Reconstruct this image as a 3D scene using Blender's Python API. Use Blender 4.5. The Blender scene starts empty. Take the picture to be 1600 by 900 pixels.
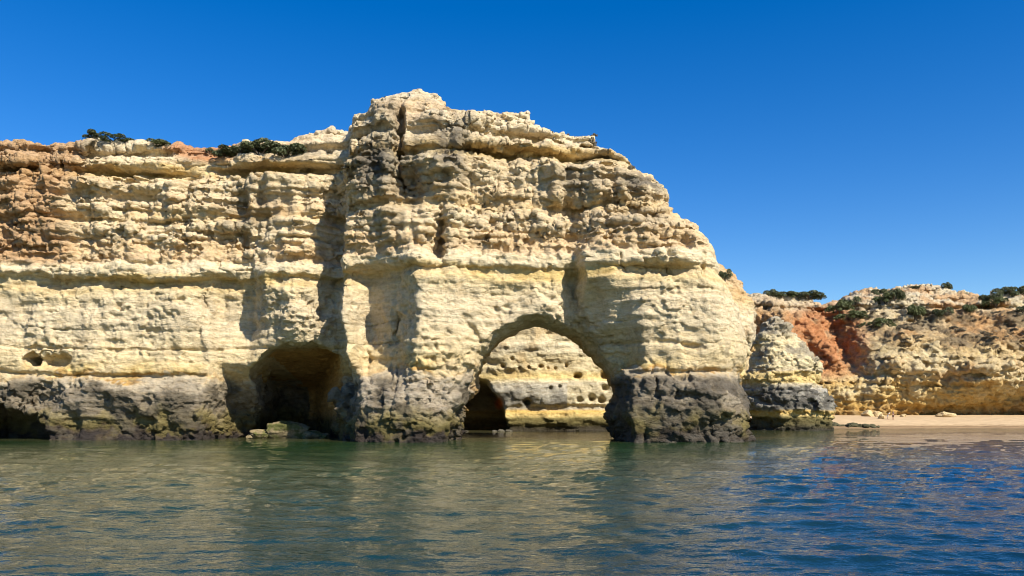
import bpy, math, random
import numpy as np
from mathutils import Vector, Matrix

# ---------------------------------------------------------------- camera, sky, sun, exposure
scene = bpy.context.scene
COL = scene.collection
F_PX, CAM_H, HORIZON = 1250.0, 2.8, 646.0
cam_data = bpy.data.cameras.new('camera')
cam_data.sensor_width = 36.0
cam_data.lens = F_PX / 1600.0 * 36.0
cam_data.shift_y = (HORIZON - 450.0) / 1600.0
cam_data.clip_end = 8000.0
cam = bpy.data.objects.new('camera', cam_data)
cam.location = (0, 0, CAM_H)
cam.rotation_euler = (math.radians(90), 0, 0)
COL.objects.link(cam)
scene.camera = cam

SUN_AZ, SUN_EL = math.radians(42), math.radians(42)      # to the right of and behind the camera
to_sun = Vector((math.sin(SUN_AZ) * math.cos(SUN_EL), -math.cos(SUN_AZ) * math.cos(SUN_EL), math.sin(SUN_EL)))
world = bpy.data.worlds.new('World')
scene.world = world
world.use_nodes = True
wn, wl = world.node_tree.nodes, world.node_tree.links
wn.clear()
sky = wn.new('ShaderNodeTexSky')
sky.sky_type = 'NISHITA'
sky.sun_disc = False
sky.sun_elevation = SUN_EL
sky.sun_rotation = math.atan2(to_sun.x, to_sun.y)
sky.air_density = 1.0
sky.dust_density = 0.0
sky.ozone_density = 3.0
hsv = wn.new('ShaderNodeHueSaturation')
hsv.inputs['Saturation'].default_value = 1.45
hsv.inputs['Value'].default_value = 1.08
hsv.inputs['Hue'].default_value = 0.512
bg = wn.new('ShaderNodeBackground')
bg.inputs['Strength'].default_value = 0.085
wo = wn.new('ShaderNodeOutputWorld')
wl.new(sky.outputs[0], hsv.inputs['Color'])
wl.new(hsv.outputs[0], bg.inputs['Color'])
wl.new(bg.outputs[0], wo.inputs['Surface'])

sun_data = bpy.data.lights.new('sun', 'SUN')
sun_data.energy = 5.0
sun_data.angle = math.radians(0.5)
sun_data.color = (1.0, 0.93, 0.82)
sun = bpy.data.objects.new('sun', sun_data)
sun.rotation_euler = to_sun.to_track_quat('Z', 'Y').to_euler()
sun.location = (60, -60, 80)
COL.objects.link(sun)

scene.view_settings.view_transform = 'Standard'
scene.view_settings.look = 'None'
scene.view_settings.exposure = 0.74
scene.view_settings.gamma = 1.0
scene.cycles.filter_width = 1.0

# ---------------------------------------------------------------- helpers
def at(px, py, Y):
    """world X, Z of a point of the place seen at (px, py) that stands Y metres out."""
    return ((px - 800.0) * Y / F_PX, CAM_H + (HORIZON - py) * Y / F_PX)

_T = np.random.default_rng(7).random((64, 64, 64)).astype(np.float32) * 2 - 1
_ROT = []
_r = np.random.default_rng(3)
for _ in range(12):
    q, _rr = np.linalg.qr(_r.normal(size=(3, 3)))
    _ROT.append(q.astype(np.float32))

def vnoise(P, freq, seed=0, rot=True):
    """value noise in [-1, 1] at arbitrary points; freq scalar or per axis."""
    Q = P * np.asarray(freq, np.float32)
    if rot:
        Q = Q @ _ROT[seed % 12]
    Q = Q + np.float32(17.3 + seed * 7.77)
    i = np.floor(Q).astype(np.int32)
    f = (Q - i).astype(np.float32)
    u = f * f * f * (f * (f * 6 - 15) + 10)
    i &= 63
    j = (i + 1) & 63
    x0, y0, z0 = i[:, 0], i[:, 1], i[:, 2]
    x1, y1, z1 = j[:, 0], j[:, 1], j[:, 2]
    ux, uy, uz = u[:, 0], u[:, 1], u[:, 2]
    def L(a, b, t): return a + (b - a) * t
    return L(L(L(_T[x0, y0, z0], _T[x1, y0, z0], ux), L(_T[x0, y1, z0], _T[x1, y1, z0], ux), uy),
             L(L(_T[x0, y0, z1], _T[x1, y0, z1], ux), L(_T[x0, y1, z1], _T[x1, y1, z1], ux), uy), uz)

def fbm(P, freq, octv=4, seed=0, gain=0.5, rot=True):
    s = 0; a = 1.0; t = 0
    fr = np.asarray(freq, np.float32)
    for o in range(octv):
        s = s + a * vnoise(P, fr, seed + o, rot); t += a
        a *= gain; fr = fr * 2.03
    return s / t * 1.6

def ridged(P, freq, octv=4, seed=0, gain=0.55):
    s = 0; a = 1.0; t = 0
    fr = np.asarray(freq, np.float32)
    for o in range(octv):
        s = s + a * (1 - 2.2 * np.abs(vnoise(P, fr, seed + o))); t += a
        a *= gain; fr = fr * 2.1
    return s / t

def cells(P, freq, seed=0):
    """distance to the nearest of jittered points: rounded blocks with sharp creases."""
    Q = (P * np.asarray(freq, np.float32)) @ _ROT[(seed + 5) % 12] + np.float32(31.7 + seed * 3.3)
    b = np.floor(Q - .5).astype(np.int32)
    best = np.full(len(Q), 9., np.float32)
    for dx in (0, 1):
        for dy in (0, 1):
            for dz in (0, 1):
                i = (b[:, 0] + dx) & 63; j = (b[:, 1] + dy) & 63; k = (b[:, 2] + dz) & 63
                ex = b[:, 0] + dx + .5 + .42 * _T[i, j, k] - Q[:, 0]
                ey = b[:, 1] + dy + .5 + .42 * _T[j, k, i] - Q[:, 1]
                ez = b[:, 2] + dz + .5 + .42 * _T[k, i, j] - Q[:, 2]
                best = np.minimum(best, ex * ex + ey * ey + ez * ez)
    return np.sqrt(best)

def facets(P, freq, seed=0):
    """broken rock: every cell is a tilted flat face of its own."""
    Q = (P * np.asarray(freq, np.float32)) @ _ROT[(seed + 2) % 12] + np.float32(11.3 + seed * 5.1)
    b = np.floor(Q - .5).astype(np.int32)
    best = np.full(len(Q), 9., np.float32); val = np.zeros(len(Q), np.float32)
    for dx in (0, 1):
        for dy in (0, 1):
            for dz in (0, 1):
                i = (b[:, 0] + dx) & 63; j = (b[:, 1] + dy) & 63; k = (b[:, 2] + dz) & 63
                ex = Q[:, 0] - (b[:, 0] + dx + .5 + .4 * _T[i, j, k])
                ey = Q[:, 1] - (b[:, 1] + dy + .5 + .4 * _T[j, k, i])
                ez = Q[:, 2] - (b[:, 2] + dz + .5 + .4 * _T[k, i, j])
                d2 = ex * ex + ey * ey + ez * ez
                v = 1.5 * (ex * _T[j, i, k] + ey * _T[k, j, i] + ez * _T[i, k, j]) + .35 * _T[(i + 9) & 63, j, k]
                m = d2 < best
                val = np.where(m, v, val); best = np.where(m, d2, best)
    return val

def n2(X, Z, freq, seed=0, octv=3):
    P = np.stack([X.ravel(), np.full(X.size, seed * 3.1, np.float32), Z.ravel()], 1).astype(np.float32)
    return fbm(P, freq, octv, seed, rot=False).reshape(X.shape)

def _basis(c, scale, off):
    t = c / scale + off
    i0 = np.floor(t).astype(int); f = t - i0
    n = i0.max() + 4 - i0.min()
    B = np.zeros((len(c), n), np.float32)
    w = [(1 - f) ** 3 / 6, (3 * f ** 3 - 6 * f ** 2 + 4) / 6, (-3 * f ** 3 + 3 * f ** 2 + 3 * f + 1) / 6, f ** 3 / 6]
    r = np.arange(len(c))
    for k in range(4):
        B[r, i0 - i0.min() + k] += w[k]
    return B

def gnoise(xs, ys, zs, sc, seed):
    """smooth 3-D noise on a regular grid, sc = feature size per axis; about unit variance."""
    Bx, By, Bz = _basis(xs, sc[0], .37), _basis(ys, sc[1], .61), _basis(zs, sc[2], .13)
    R = np.random.default_rng(seed).normal(size=(Bx.shape[1], By.shape[1], Bz.shape[1])).astype(np.float32)
    A = np.tensordot(Bx, R, (1, 0))
    A = np.einsum('jb,ibk->ijk', By, A, optimize=True)
    return (A @ Bz.T) * np.float32(2.6)

def poly_dist(X, Z, poly):
    """signed distance to a closed polygon, positive inside."""
    poly = np.asarray(poly, np.float64)
    d = np.full(X.shape, 1e9); inside = np.zeros(X.shape, bool)
    n = len(poly)
    for k in range(n):
        ax, az = poly[k]; bx, bz = poly[(k + 1) % n]
        ex, ez = bx - ax, bz - az
        t = np.clip(((X - ax) * ex + (Z - az) * ez) / (ex * ex + ez * ez + 1e-9), 0, 1)
        d = np.minimum(d, np.hypot(X - ax - t * ex, Z - az - t * ez))
        c = ((az > Z) != (bz > Z)) & (X < (bx - ax) * (Z - az) / (bz - az + 1e-12) + ax)
        inside ^= c
    return np.where(inside, d, -d).astype(np.float32)

def seg_dist(X, Z, ax, az, bx, bz):
    ex, ez = bx - ax, bz - az
    t = np.clip(((X - ax) * ex + (Z - az) * ez) / (ex * ex + ez * ez + 1e-9), 0, 1)
    return np.hypot(X - ax - t * ex, Z - az - t * ez)

def grid_interp(X, Z, gx, gz, V):
    """smooth interpolation on a coarse control grid (gx and gz ascending, V[len gx, len gz])."""
    gx, gz, V = np.asarray(gx, float), np.asarray(gz, float), np.asarray(V, float)
    i = np.clip(np.searchsorted(gx, X) - 1, 0, len(gx) - 2)
    j = np.clip(np.searchsorted(gz, Z) - 1, 0, len(gz) - 2)
    u = np.clip((X - gx[i]) / (gx[i + 1] - gx[i]), 0, 1)
    v = np.clip((Z - gz[j]) / (gz[j + 1] - gz[j]), 0, 1)
    u = u * u * (3 - 2 * u) * .6 + u * .4; v = v * v * (3 - 2 * v) * .5 + v * .5
    return (V[i, j] * (1 - u) * (1 - v) + V[i + 1, j] * u * (1 - v) + V[i, j + 1] * (1 - u) * v + V[i + 1, j + 1] * u * v).astype(np.float32)

def hash2(a, b, seed):
    h = (a.astype(np.int64) * 374761393 + b.astype(np.int64) * 668265263 + seed * 1442695041) & 0x7fffffff
    h = ((h ^ (h >> 13)) * 1274126177) & 0x7fffffff
    return ((h ^ (h >> 16)) & 0xffff).astype(np.float32) / 32767.5 - 1

def blocks(X, Z, h, w, seed):
    """offsets of fractured beds: each bed is broken into blocks that stand out or back."""
    zq = Z / h + .8 * n2(X * .0, Z, .5 / h, seed + 1, 2) + .35 * n2(X, Z, .25 / w, seed + 2)
    bed = np.floor(zq).astype(np.int64)
    wv = 1 + .5 * hash2(bed, bed * 0, seed)
    xq = X / (w * wv) + 9 * hash2(bed, bed * 0 + 7, seed) + .45 * n2(X, Z, .9 / w, seed + 3)
    return hash2(bed, np.floor(xq).astype(np.int64), seed) * .7 + hash2(bed, bed * 0 + 3, seed) * .5

def surface_nets(G, org, h):
    ins = G > 0
    a = ins.view(np.uint8)
    c = a[:-1] + a[1:]
    c = c[:, :-1] + c[:, 1:]
    c = c[:, :, :-1] + c[:, :, 1:]
    act = (c > 0) & (c < 8)
    ids = np.flatnonzero(act)
    ci, cj, ck = np.unravel_index(ids, act.shape)
    cell = np.full(act.shape, -1, np.int32)
    cell.ravel()[ids] = np.arange(len(ids), dtype=np.int32)
    cor = [(x, y, z) for x in (0, 1) for y in (0, 1) for z in (0, 1)]
    g = [G[ci + x, cj + y, ck + z] for x, y, z in cor]
    acc = np.zeros((len(ids), 3), np.float32); cnt = np.zeros(len(ids), np.float32)
    for p in range(8):
        for q in range(p + 1, 8):
            df = [cor[q][k] - cor[p][k] for k in range(3)]
            if sum(abs(v) for v in df) != 1: continue
            m = (g[p] > 0) != (g[q] > 0)
            t = np.where(m, g[p] / (g[p] - g[q] + 1e-12), 0)
            for k in range(3):
                acc[:, k] += np.where(m, cor[p][k] + t * df[k], 0)
            cnt += m
    V = acc / cnt[:, None]
    V[:, 0] += ci; V[:, 1] += cj; V[:, 2] += ck
    V = V * np.asarray(h, np.float32) + np.asarray(org, np.float32)
    quads = []
    def emit(sl0, sl1, offs, axis):
        s = ins[sl0] != ins[sl1]
        e = np.argwhere(s)
        o = ins[sl0][s]
        base = e.copy()
        for k in range(3):
            if k != axis: base[:, k] += 1
        q = []
        for of in offs:
            q.append(cell[base[:, 0] + of[0], base[:, 1] + of[1], base[:, 2] + of[2]])
        q = np.stack(q, 1)
        q[~o] = q[~o][:, ::-1]
        quads.append(q)
    i_ = slice(1, -1)
    emit((slice(None, -1), i_, i_), (slice(1, None), i_, i_), [(0, -1, -1), (0, 0, -1), (0, 0, 0), (0, -1, 0)], 0)
    emit((i_, slice(None, -1), i_), (i_, slice(1, None), i_), [(-1, 0, -1), (-1, 0, 0), (0, 0, 0), (0, 0, -1)], 1)
    emit((i_, i_, slice(None, -1)), (i_, i_, slice(1, None)), [(-1, -1, 0), (0, -1, 0), (0, 0, 0), (-1, 0, 0)], 2)
    return V, np.concatenate(quads)

def big_pieces(V, Q, least=3000):
    """drop loose crumbs that hang on nothing."""
    lab = np.arange(len(V))
    for _ in range(60):
        m = lab[Q].min(1)
        new = lab.copy()
        for c in range(4): np.minimum.at(new, Q[:, c], m)
        new = new[new]
        new = new[new]
        if (new == lab).all(): break
        lab = new
    cnt = np.bincount(lab, minlength=len(V))
    return submesh(V, Q, cnt[lab[Q[:, 0]]] >= least)

def vert_normals(V, Q):
    n = np.cross(V[Q[:, 2]] - V[Q[:, 0]], V[Q[:, 3]] - V[Q[:, 1]])
    N = np.zeros_like(V)
    for k in range(3):
        for c in range(4):
            N[:, k] += np.bincount(Q[:, c], n[:, k], len(V))
    return N / (np.linalg.norm(N, axis=1, keepdims=True) + 1e-9)

def mesh_np(name, V, Q, mat, parent=None, col=None, smooth=True, normals=None):
    me = bpy.data.meshes.new(name)
    nv, nf = len(V), len(Q); k = Q.shape[1]
    me.vertices.add(nv); me.vertices.foreach_set('co', np.ascontiguousarray(V, np.float32).ravel())
    me.loops.add(nf * k); me.loops.foreach_set('vertex_index', np.ascontiguousarray(Q, np.int32).ravel())
    me.polygons.add(nf)
    me.polygons.foreach_set('loop_start', np.arange(0, nf * k, k, dtype=np.int32))
    if smooth: me.polygons.foreach_set('use_smooth', np.ones(nf, bool))
    if col is not None:
        at_ = me.attributes.new('rock_colour', 'FLOAT_COLOR', 'POINT')
        at_.data.foreach_set('color', np.concatenate([col, np.ones((nv, 1))], 1).astype(np.float32).ravel())
    me.update(calc_edges=True)
    if normals is not None:
        me.normals_split_custom_set_from_vertices(normals.astype(np.float32))
    me.materials.append(mat)
    o = bpy.data.objects.new(name, me)
    COL.objects.link(o)
    if parent: o.parent = parent
    return o

def submesh(V, Q, sel, *arrs):
    q = Q[sel]
    u, inv = np.unique(q, return_inverse=True)
    return (V[u], inv.reshape(q.shape)) + tuple(a[u] for a in arrs)

def tag(o, label=None, cat=None, group=None, kind=None):
    if label: o['label'] = label
    if cat: o['category'] = cat
    if group: o['group'] = group
    if kind: o['kind'] = kind
    return o

def empty(name, loc=(0, 0, 0), rz=0.0):
    o = bpy.data.objects.new(name, None)
    o.empty_display_size = 0.3
    o.location = loc; o.rotation_euler = (0, 0, rz)
    COL.objects.link(o)
    return o

# ---------------------------------------------------------------- materials
def mat_new(name):
    m = bpy.data.materials.new(name); m.use_nodes = True
    nt = m.node_tree
    b = nt.nodes['Principled BSDF']
    return m, nt, b

def noise_node(nt, coord, scale, detail=4, rough=0.6, mapping=None):
    n = nt.nodes.new('ShaderNodeTexNoise')
    n.inputs['Scale'].default_value = scale
    n.inputs['Detail'].default_value = detail
    n.inputs['Roughness'].default_value = rough
    if mapping:
        mp = nt.nodes.new('ShaderNodeMapping')
        mp.inputs['Scale'].default_value = mapping
        nt.links.new(coord, mp.inputs['Vector']); coord = mp.outputs[0]
    nt.links.new(coord, n.inputs['Vector'])
    return n

def ramp(nt, src, stops):
    r = nt.nodes.new('ShaderNodeValToRGB')
    el = r.color_ramp.elements
    while len(el) < len(stops): el.new(0.5)
    for e, (p, c) in zip(el, stops):
        e.position = p; e.color = (c[0], c[1], c[2], 1) if hasattr(c, '__len__') else (c, c, c, 1)
    nt.links.new(src, r.inputs['Fac'])
    return r

def mixc(nt, mode, fac, a, b):
    m = nt.nodes.new('ShaderNodeMix'); m.data_type = 'RGBA'; m.blend_type = mode
    for s, v in ((0, fac), (6, a), (7, b)):
        if hasattr(v, 'is_output'): nt.links.new(v, m.inputs[s])
        else: m.inputs[s].default_value = v
    return m.outputs[2]

def rock_material(name, bump=0.25, fine=2.2):
    m, nt, b = mat_new(name)
    ge = nt.nodes.new('ShaderNodeNewGeometry')
    at_ = nt.nodes.new('ShaderNodeAttribute'); at_.attribute_name = 'rock_colour'
    n1 = noise_node(nt, ge.outputs['Position'], fine, 6, 0.65)
    n2_ = noise_node(nt, ge.outputs['Position'], 0.7, 5, 0.7, (1, 1, 4))
    r1 = ramp(nt, n1.outputs['Fac'], [(0.25, (0.74, 0.71, 0.66)), (0.5, (1, 1, 1)), (0.75, (1.15, 1.14, 1.10))])
    r2 = ramp(nt, n2_.outputs['Fac'], [(0.3, (0.78, 0.72, 0.62)), (0.52, (1, 1, 1)), (0.8, (1.08, 1.1, 1.12))])
    c = mixc(nt, 'MULTIPLY', 1.0, at_.outputs['Color'], r1.outputs[0])
    c = mixc(nt, 'MULTIPLY', 1.0, c, r2.outputs[0])
    nt.links.new(c, b.inputs['Base Color'])
    b.inputs['Roughness'].default_value = 0.95
    b.inputs['Specular IOR Level'].default_value = 0.12
    vo = nt.nodes.new('ShaderNodeTexVoronoi'); vo.inputs['Scale'].default_value = 1.6
    nt.links.new(ge.outputs['Position'], vo.inputs['Vector'])
    n3 = noise_node(nt, ge.outputs['Position'], 3.0, 8, 0.7, (1, 1, 1.8))
    add = nt.nodes.new('ShaderNodeMath'); add.operation = 'MULTIPLY_ADD'
    nt.links.new(vo.outputs['Distance'], add.inputs[0]); add.inputs[1].default_value = 0.25
    nt.links.new(n3.outputs['Fac'], add.inputs[2])
    bp = nt.nodes.new('ShaderNodeBump'); bp.inputs['Strength'].default_value = 1.0
    bp.inputs['Distance'].default_value = bump * 1.5
    nt.links.new(add.outputs[0], bp.inputs['Height'])
    nt.links.new(bp.outputs[0], b.inputs['Normal'])
    return m

ROCK = rock_material('limestone')
ROCK_FAR = rock_material('limestone_far', 0.35, 1.2)

def simple_rock(name, c0, c1, green=None):
    m, nt, b = mat_new(name)
    tc = nt.nodes.new('ShaderNodeNewGeometry')
    n1 = noise_node(nt, tc.outputs['Position'], 2.2, 6, 0.7)
    r = ramp(nt, n1.outputs['Fac'], [(0.3, c0), (0.7, c1)])
    c = r.outputs[0]
    if green:
        n4 = noise_node(nt, tc.outputs['Position'], 0.9, 3, 0.6)
        r4 = ramp(nt, n4.outputs['Fac'], [(0.48, 0.0), (0.58, 1.0)])
        c = mixc(nt, 'MIX', r4.outputs[0], c, (*green, 1))
    nt.links.new(c, b.inputs['Base Color'])
    b.inputs['Roughness'].default_value = 0.9
    b.inputs['Specular IOR Level'].default_value = 0.2
    bp = nt.nodes.new('ShaderNodeBump'); bp.inputs['Distance'].default_value = 0.12
    n3 = noise_node(nt, tc.outputs['Position'], 5, 6, 0.7)
    nt.links.new(n3.outputs['Fac'], bp.inputs['Height'])
    nt.links.new(bp.outputs[0], b.inputs['Normal'])
    return m

# ---------------------------------------------------------------- rock colours
def lerp_bands(z, bands):
    zz = np.array([b[0] for b in bands]); cc = np.array([b[1] for b in bands])
    return np.stack([np.interp(z, zz, cc[:, k]) for k in range(3)], 1)

def blend(c, m, colr):
    m = np.clip(m, 0, 1)[:, None]
    return c * (1 - m) + np.asarray(colr)[None] * m

def sstep(x, a, b):
    t = np.clip((x - a) / (b - a), 0, 1); return t * t * (3 - 2 * t)

BLACK = (0.040, 0.034, 0.030); OLIVE = (0.105, 0.088, 0.036); GREY = (0.20, 0.172, 0.122)
CREAM = (0.67, 0.56, 0.335); PALE = (0.71, 0.615, 0.41); YELLOW = (0.63, 0.48, 0.20); OCHRE = (0.50, 0.32, 0.115)
TAN = (0.64, 0.49, 0.255); PINK = (0.66, 0.49, 0.275); RUST = (0.46, 0.22, 0.075); SOIL = (0.42, 0.175, 0.065)
PATINA = (0.12, 0.112, 0.094)

def head_colour(P):
    lowz = 1 - sstep(P[:, 2], 7, 9)
    z = P[:, 2] + 0.35 * vnoise(P, .12, 1) + (0.12 + .8 * lowz) * vnoise(P, .5, 2) + .5 * lowz * vnoise(P, 1.7, 3)
    px = 800 + P[:, 0] / 0.0656; py = HORIZON - (P[:, 2] - CAM_H) / 0.0656
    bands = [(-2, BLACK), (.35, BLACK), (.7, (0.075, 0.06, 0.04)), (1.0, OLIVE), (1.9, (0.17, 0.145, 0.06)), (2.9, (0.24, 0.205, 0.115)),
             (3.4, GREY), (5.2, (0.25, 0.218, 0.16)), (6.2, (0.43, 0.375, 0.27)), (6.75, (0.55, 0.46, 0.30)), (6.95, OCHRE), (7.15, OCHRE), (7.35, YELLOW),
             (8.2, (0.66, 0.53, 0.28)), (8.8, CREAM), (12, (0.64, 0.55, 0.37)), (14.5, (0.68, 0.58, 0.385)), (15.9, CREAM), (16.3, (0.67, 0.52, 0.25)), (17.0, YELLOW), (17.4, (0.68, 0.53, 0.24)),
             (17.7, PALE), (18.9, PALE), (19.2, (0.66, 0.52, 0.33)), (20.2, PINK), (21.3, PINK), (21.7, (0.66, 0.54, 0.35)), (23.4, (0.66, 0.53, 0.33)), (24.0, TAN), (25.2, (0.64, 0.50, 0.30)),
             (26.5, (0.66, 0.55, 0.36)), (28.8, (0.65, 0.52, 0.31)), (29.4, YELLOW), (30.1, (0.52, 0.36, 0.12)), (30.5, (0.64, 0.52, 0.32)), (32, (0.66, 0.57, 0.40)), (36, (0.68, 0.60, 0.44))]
    c = lerp_bands(z, bands)
    fade = sstep(vnoise(P, (.13, .13, .2), 10) + .5 * vnoise(P, (.5, .5, .6), 11), -.25, .45)
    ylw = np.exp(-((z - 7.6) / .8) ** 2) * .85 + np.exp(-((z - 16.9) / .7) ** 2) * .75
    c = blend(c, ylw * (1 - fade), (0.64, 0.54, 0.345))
    up = sstep(P[:, 2], 18.8, 20.5)
    a = fbm(P, (.10, .10, .22), 4, 3)
    c = blend(c, sstep(a, .25, .7) * up * .42, (0.52, 0.30, 0.12))
    b = fbm(P, (.22, .22, .3), 4, 6)
    c = blend(c, sstep(b, .25, .7) * up * .3, (0.48, 0.36, 0.20))
    c = blend(c, sstep(-b, .0, .5) * up * .6, PALE)
    c = blend(c, up * .22, PALE)
    # red soil and rubble of the left shoulder
    left = sstep(-px + 25 * vnoise(P, .2, 4), -95, -45) * sstep(P[:, 2], 18.6, 20)
    c = blend(c, left * .8, (0.44, 0.275, 0.14))
    cap = sstep(z, 30.4, 31.2) * sstep(-px, -345, -310) * sstep(px, 90, 220) * sstep(a, -.5, .0)
    c = blend(c, cap * .8, SOIL)
    # grey weathering skin with a shape of its own
    g = ridged(P, (.35, .35, .3), 4, 2) * .5 + fbm(P, (.9, .9, .5), 3, 5) * .6
    w = np.zeros(len(P))
    for (x, y, rx, ry, s) in ((590, 258, 42, 56, 1.0), (600, 185, 48, 48, .5), (705, 230, 28, 74, .95), (640, 270, 34, 62, .7), (905, 282, 40, 22, .7), (1003, 284, 42, 22, .95),
                              (370, 300, 60, 60, .45), (600, 340, 45, 50, .35), (980, 350, 60, 25, .4), (455, 215, 60, 22, .35), (960, 232, 35, 14, .5)):
        w = np.maximum(w, s * np.exp(-(((px - x) / rx) ** 2 + ((py - y) / ry) ** 2) ** 1.5))
    c = blend(c, w * sstep(g, -.45, .15) * .95, PATINA)
    c = blend(c, up * sstep(g, .35, .8) * .25, (0.26, 0.225, 0.17))
    # dark grey streaks in the pale wall, faint bedding
    mid = sstep(P[:, 2], 7.5, 9) * (1 - sstep(P[:, 2], 16, 17))
    st = fbm(P, (.5, .5, .10), 4, 8, rot=False)
    c = blend(c, mid * sstep(st, .1, .6) * .38, (0.36, 0.31, 0.22))
    bed = vnoise(P, (.05, .05, 2.2), 9, rot=False)
    c = c * (1 + 0.07 * bed * (mid + up))[:, None]
    # tidal base: black crust, much of it on the seaward pillar
    basem = 1 - sstep(P[:, 2], 5.9, 7.0)
    dk = fbm(P, (.35, .35, .5), 4, 1)
    seaward = sstep(px + 20 * dk, 945, 975)
    c = blend(c, basem * seaward * sstep(dk, -.6, .35) * .85, (0.098, 0.089, 0.073))
    c = blend(c, basem * sstep(dk, .12, .5) * .8 * (1 - seaward), (0.10, 0.088, 0.064))
    c = blend(c, basem * sstep(-dk, .25, .7) * .45 * sstep(P[:, 2], 3, 4), (0.42, 0.375, 0.285))
    butt = np.exp(-((px - 640) / 85) ** 6) * sstep(P[:, 2], 2.6, 4) * basem
    c = blend(c, butt * sstep(-dk, -.45, .25) * .8, (0.42, 0.37, 0.28))
    # warm staining inside the caves and passages, golden bounce light painted into it
    inner = (1 - (px < 375)) * sstep(P[:, 1], 84.5 + 4.5 * (px < 560), 88 + 4.5 * (px < 560)) * sstep(P[:, 2], 1.5, 3.5) * (1 - sstep(P[:, 2], 10.5, 12)) * (P[:, 0] < 12)
    c = blend(c, sstep(P[:, 1], 93, 95) * (P[:, 0] > 12) * sstep(a, -.3, .2) * .6, (.50, .30, .13))
    c = blend(c, inner * .9, (0.58, 0.35, 0.12))
    return np.clip(c * np.array([1.03, .985, .945]), .02, .8)

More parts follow.
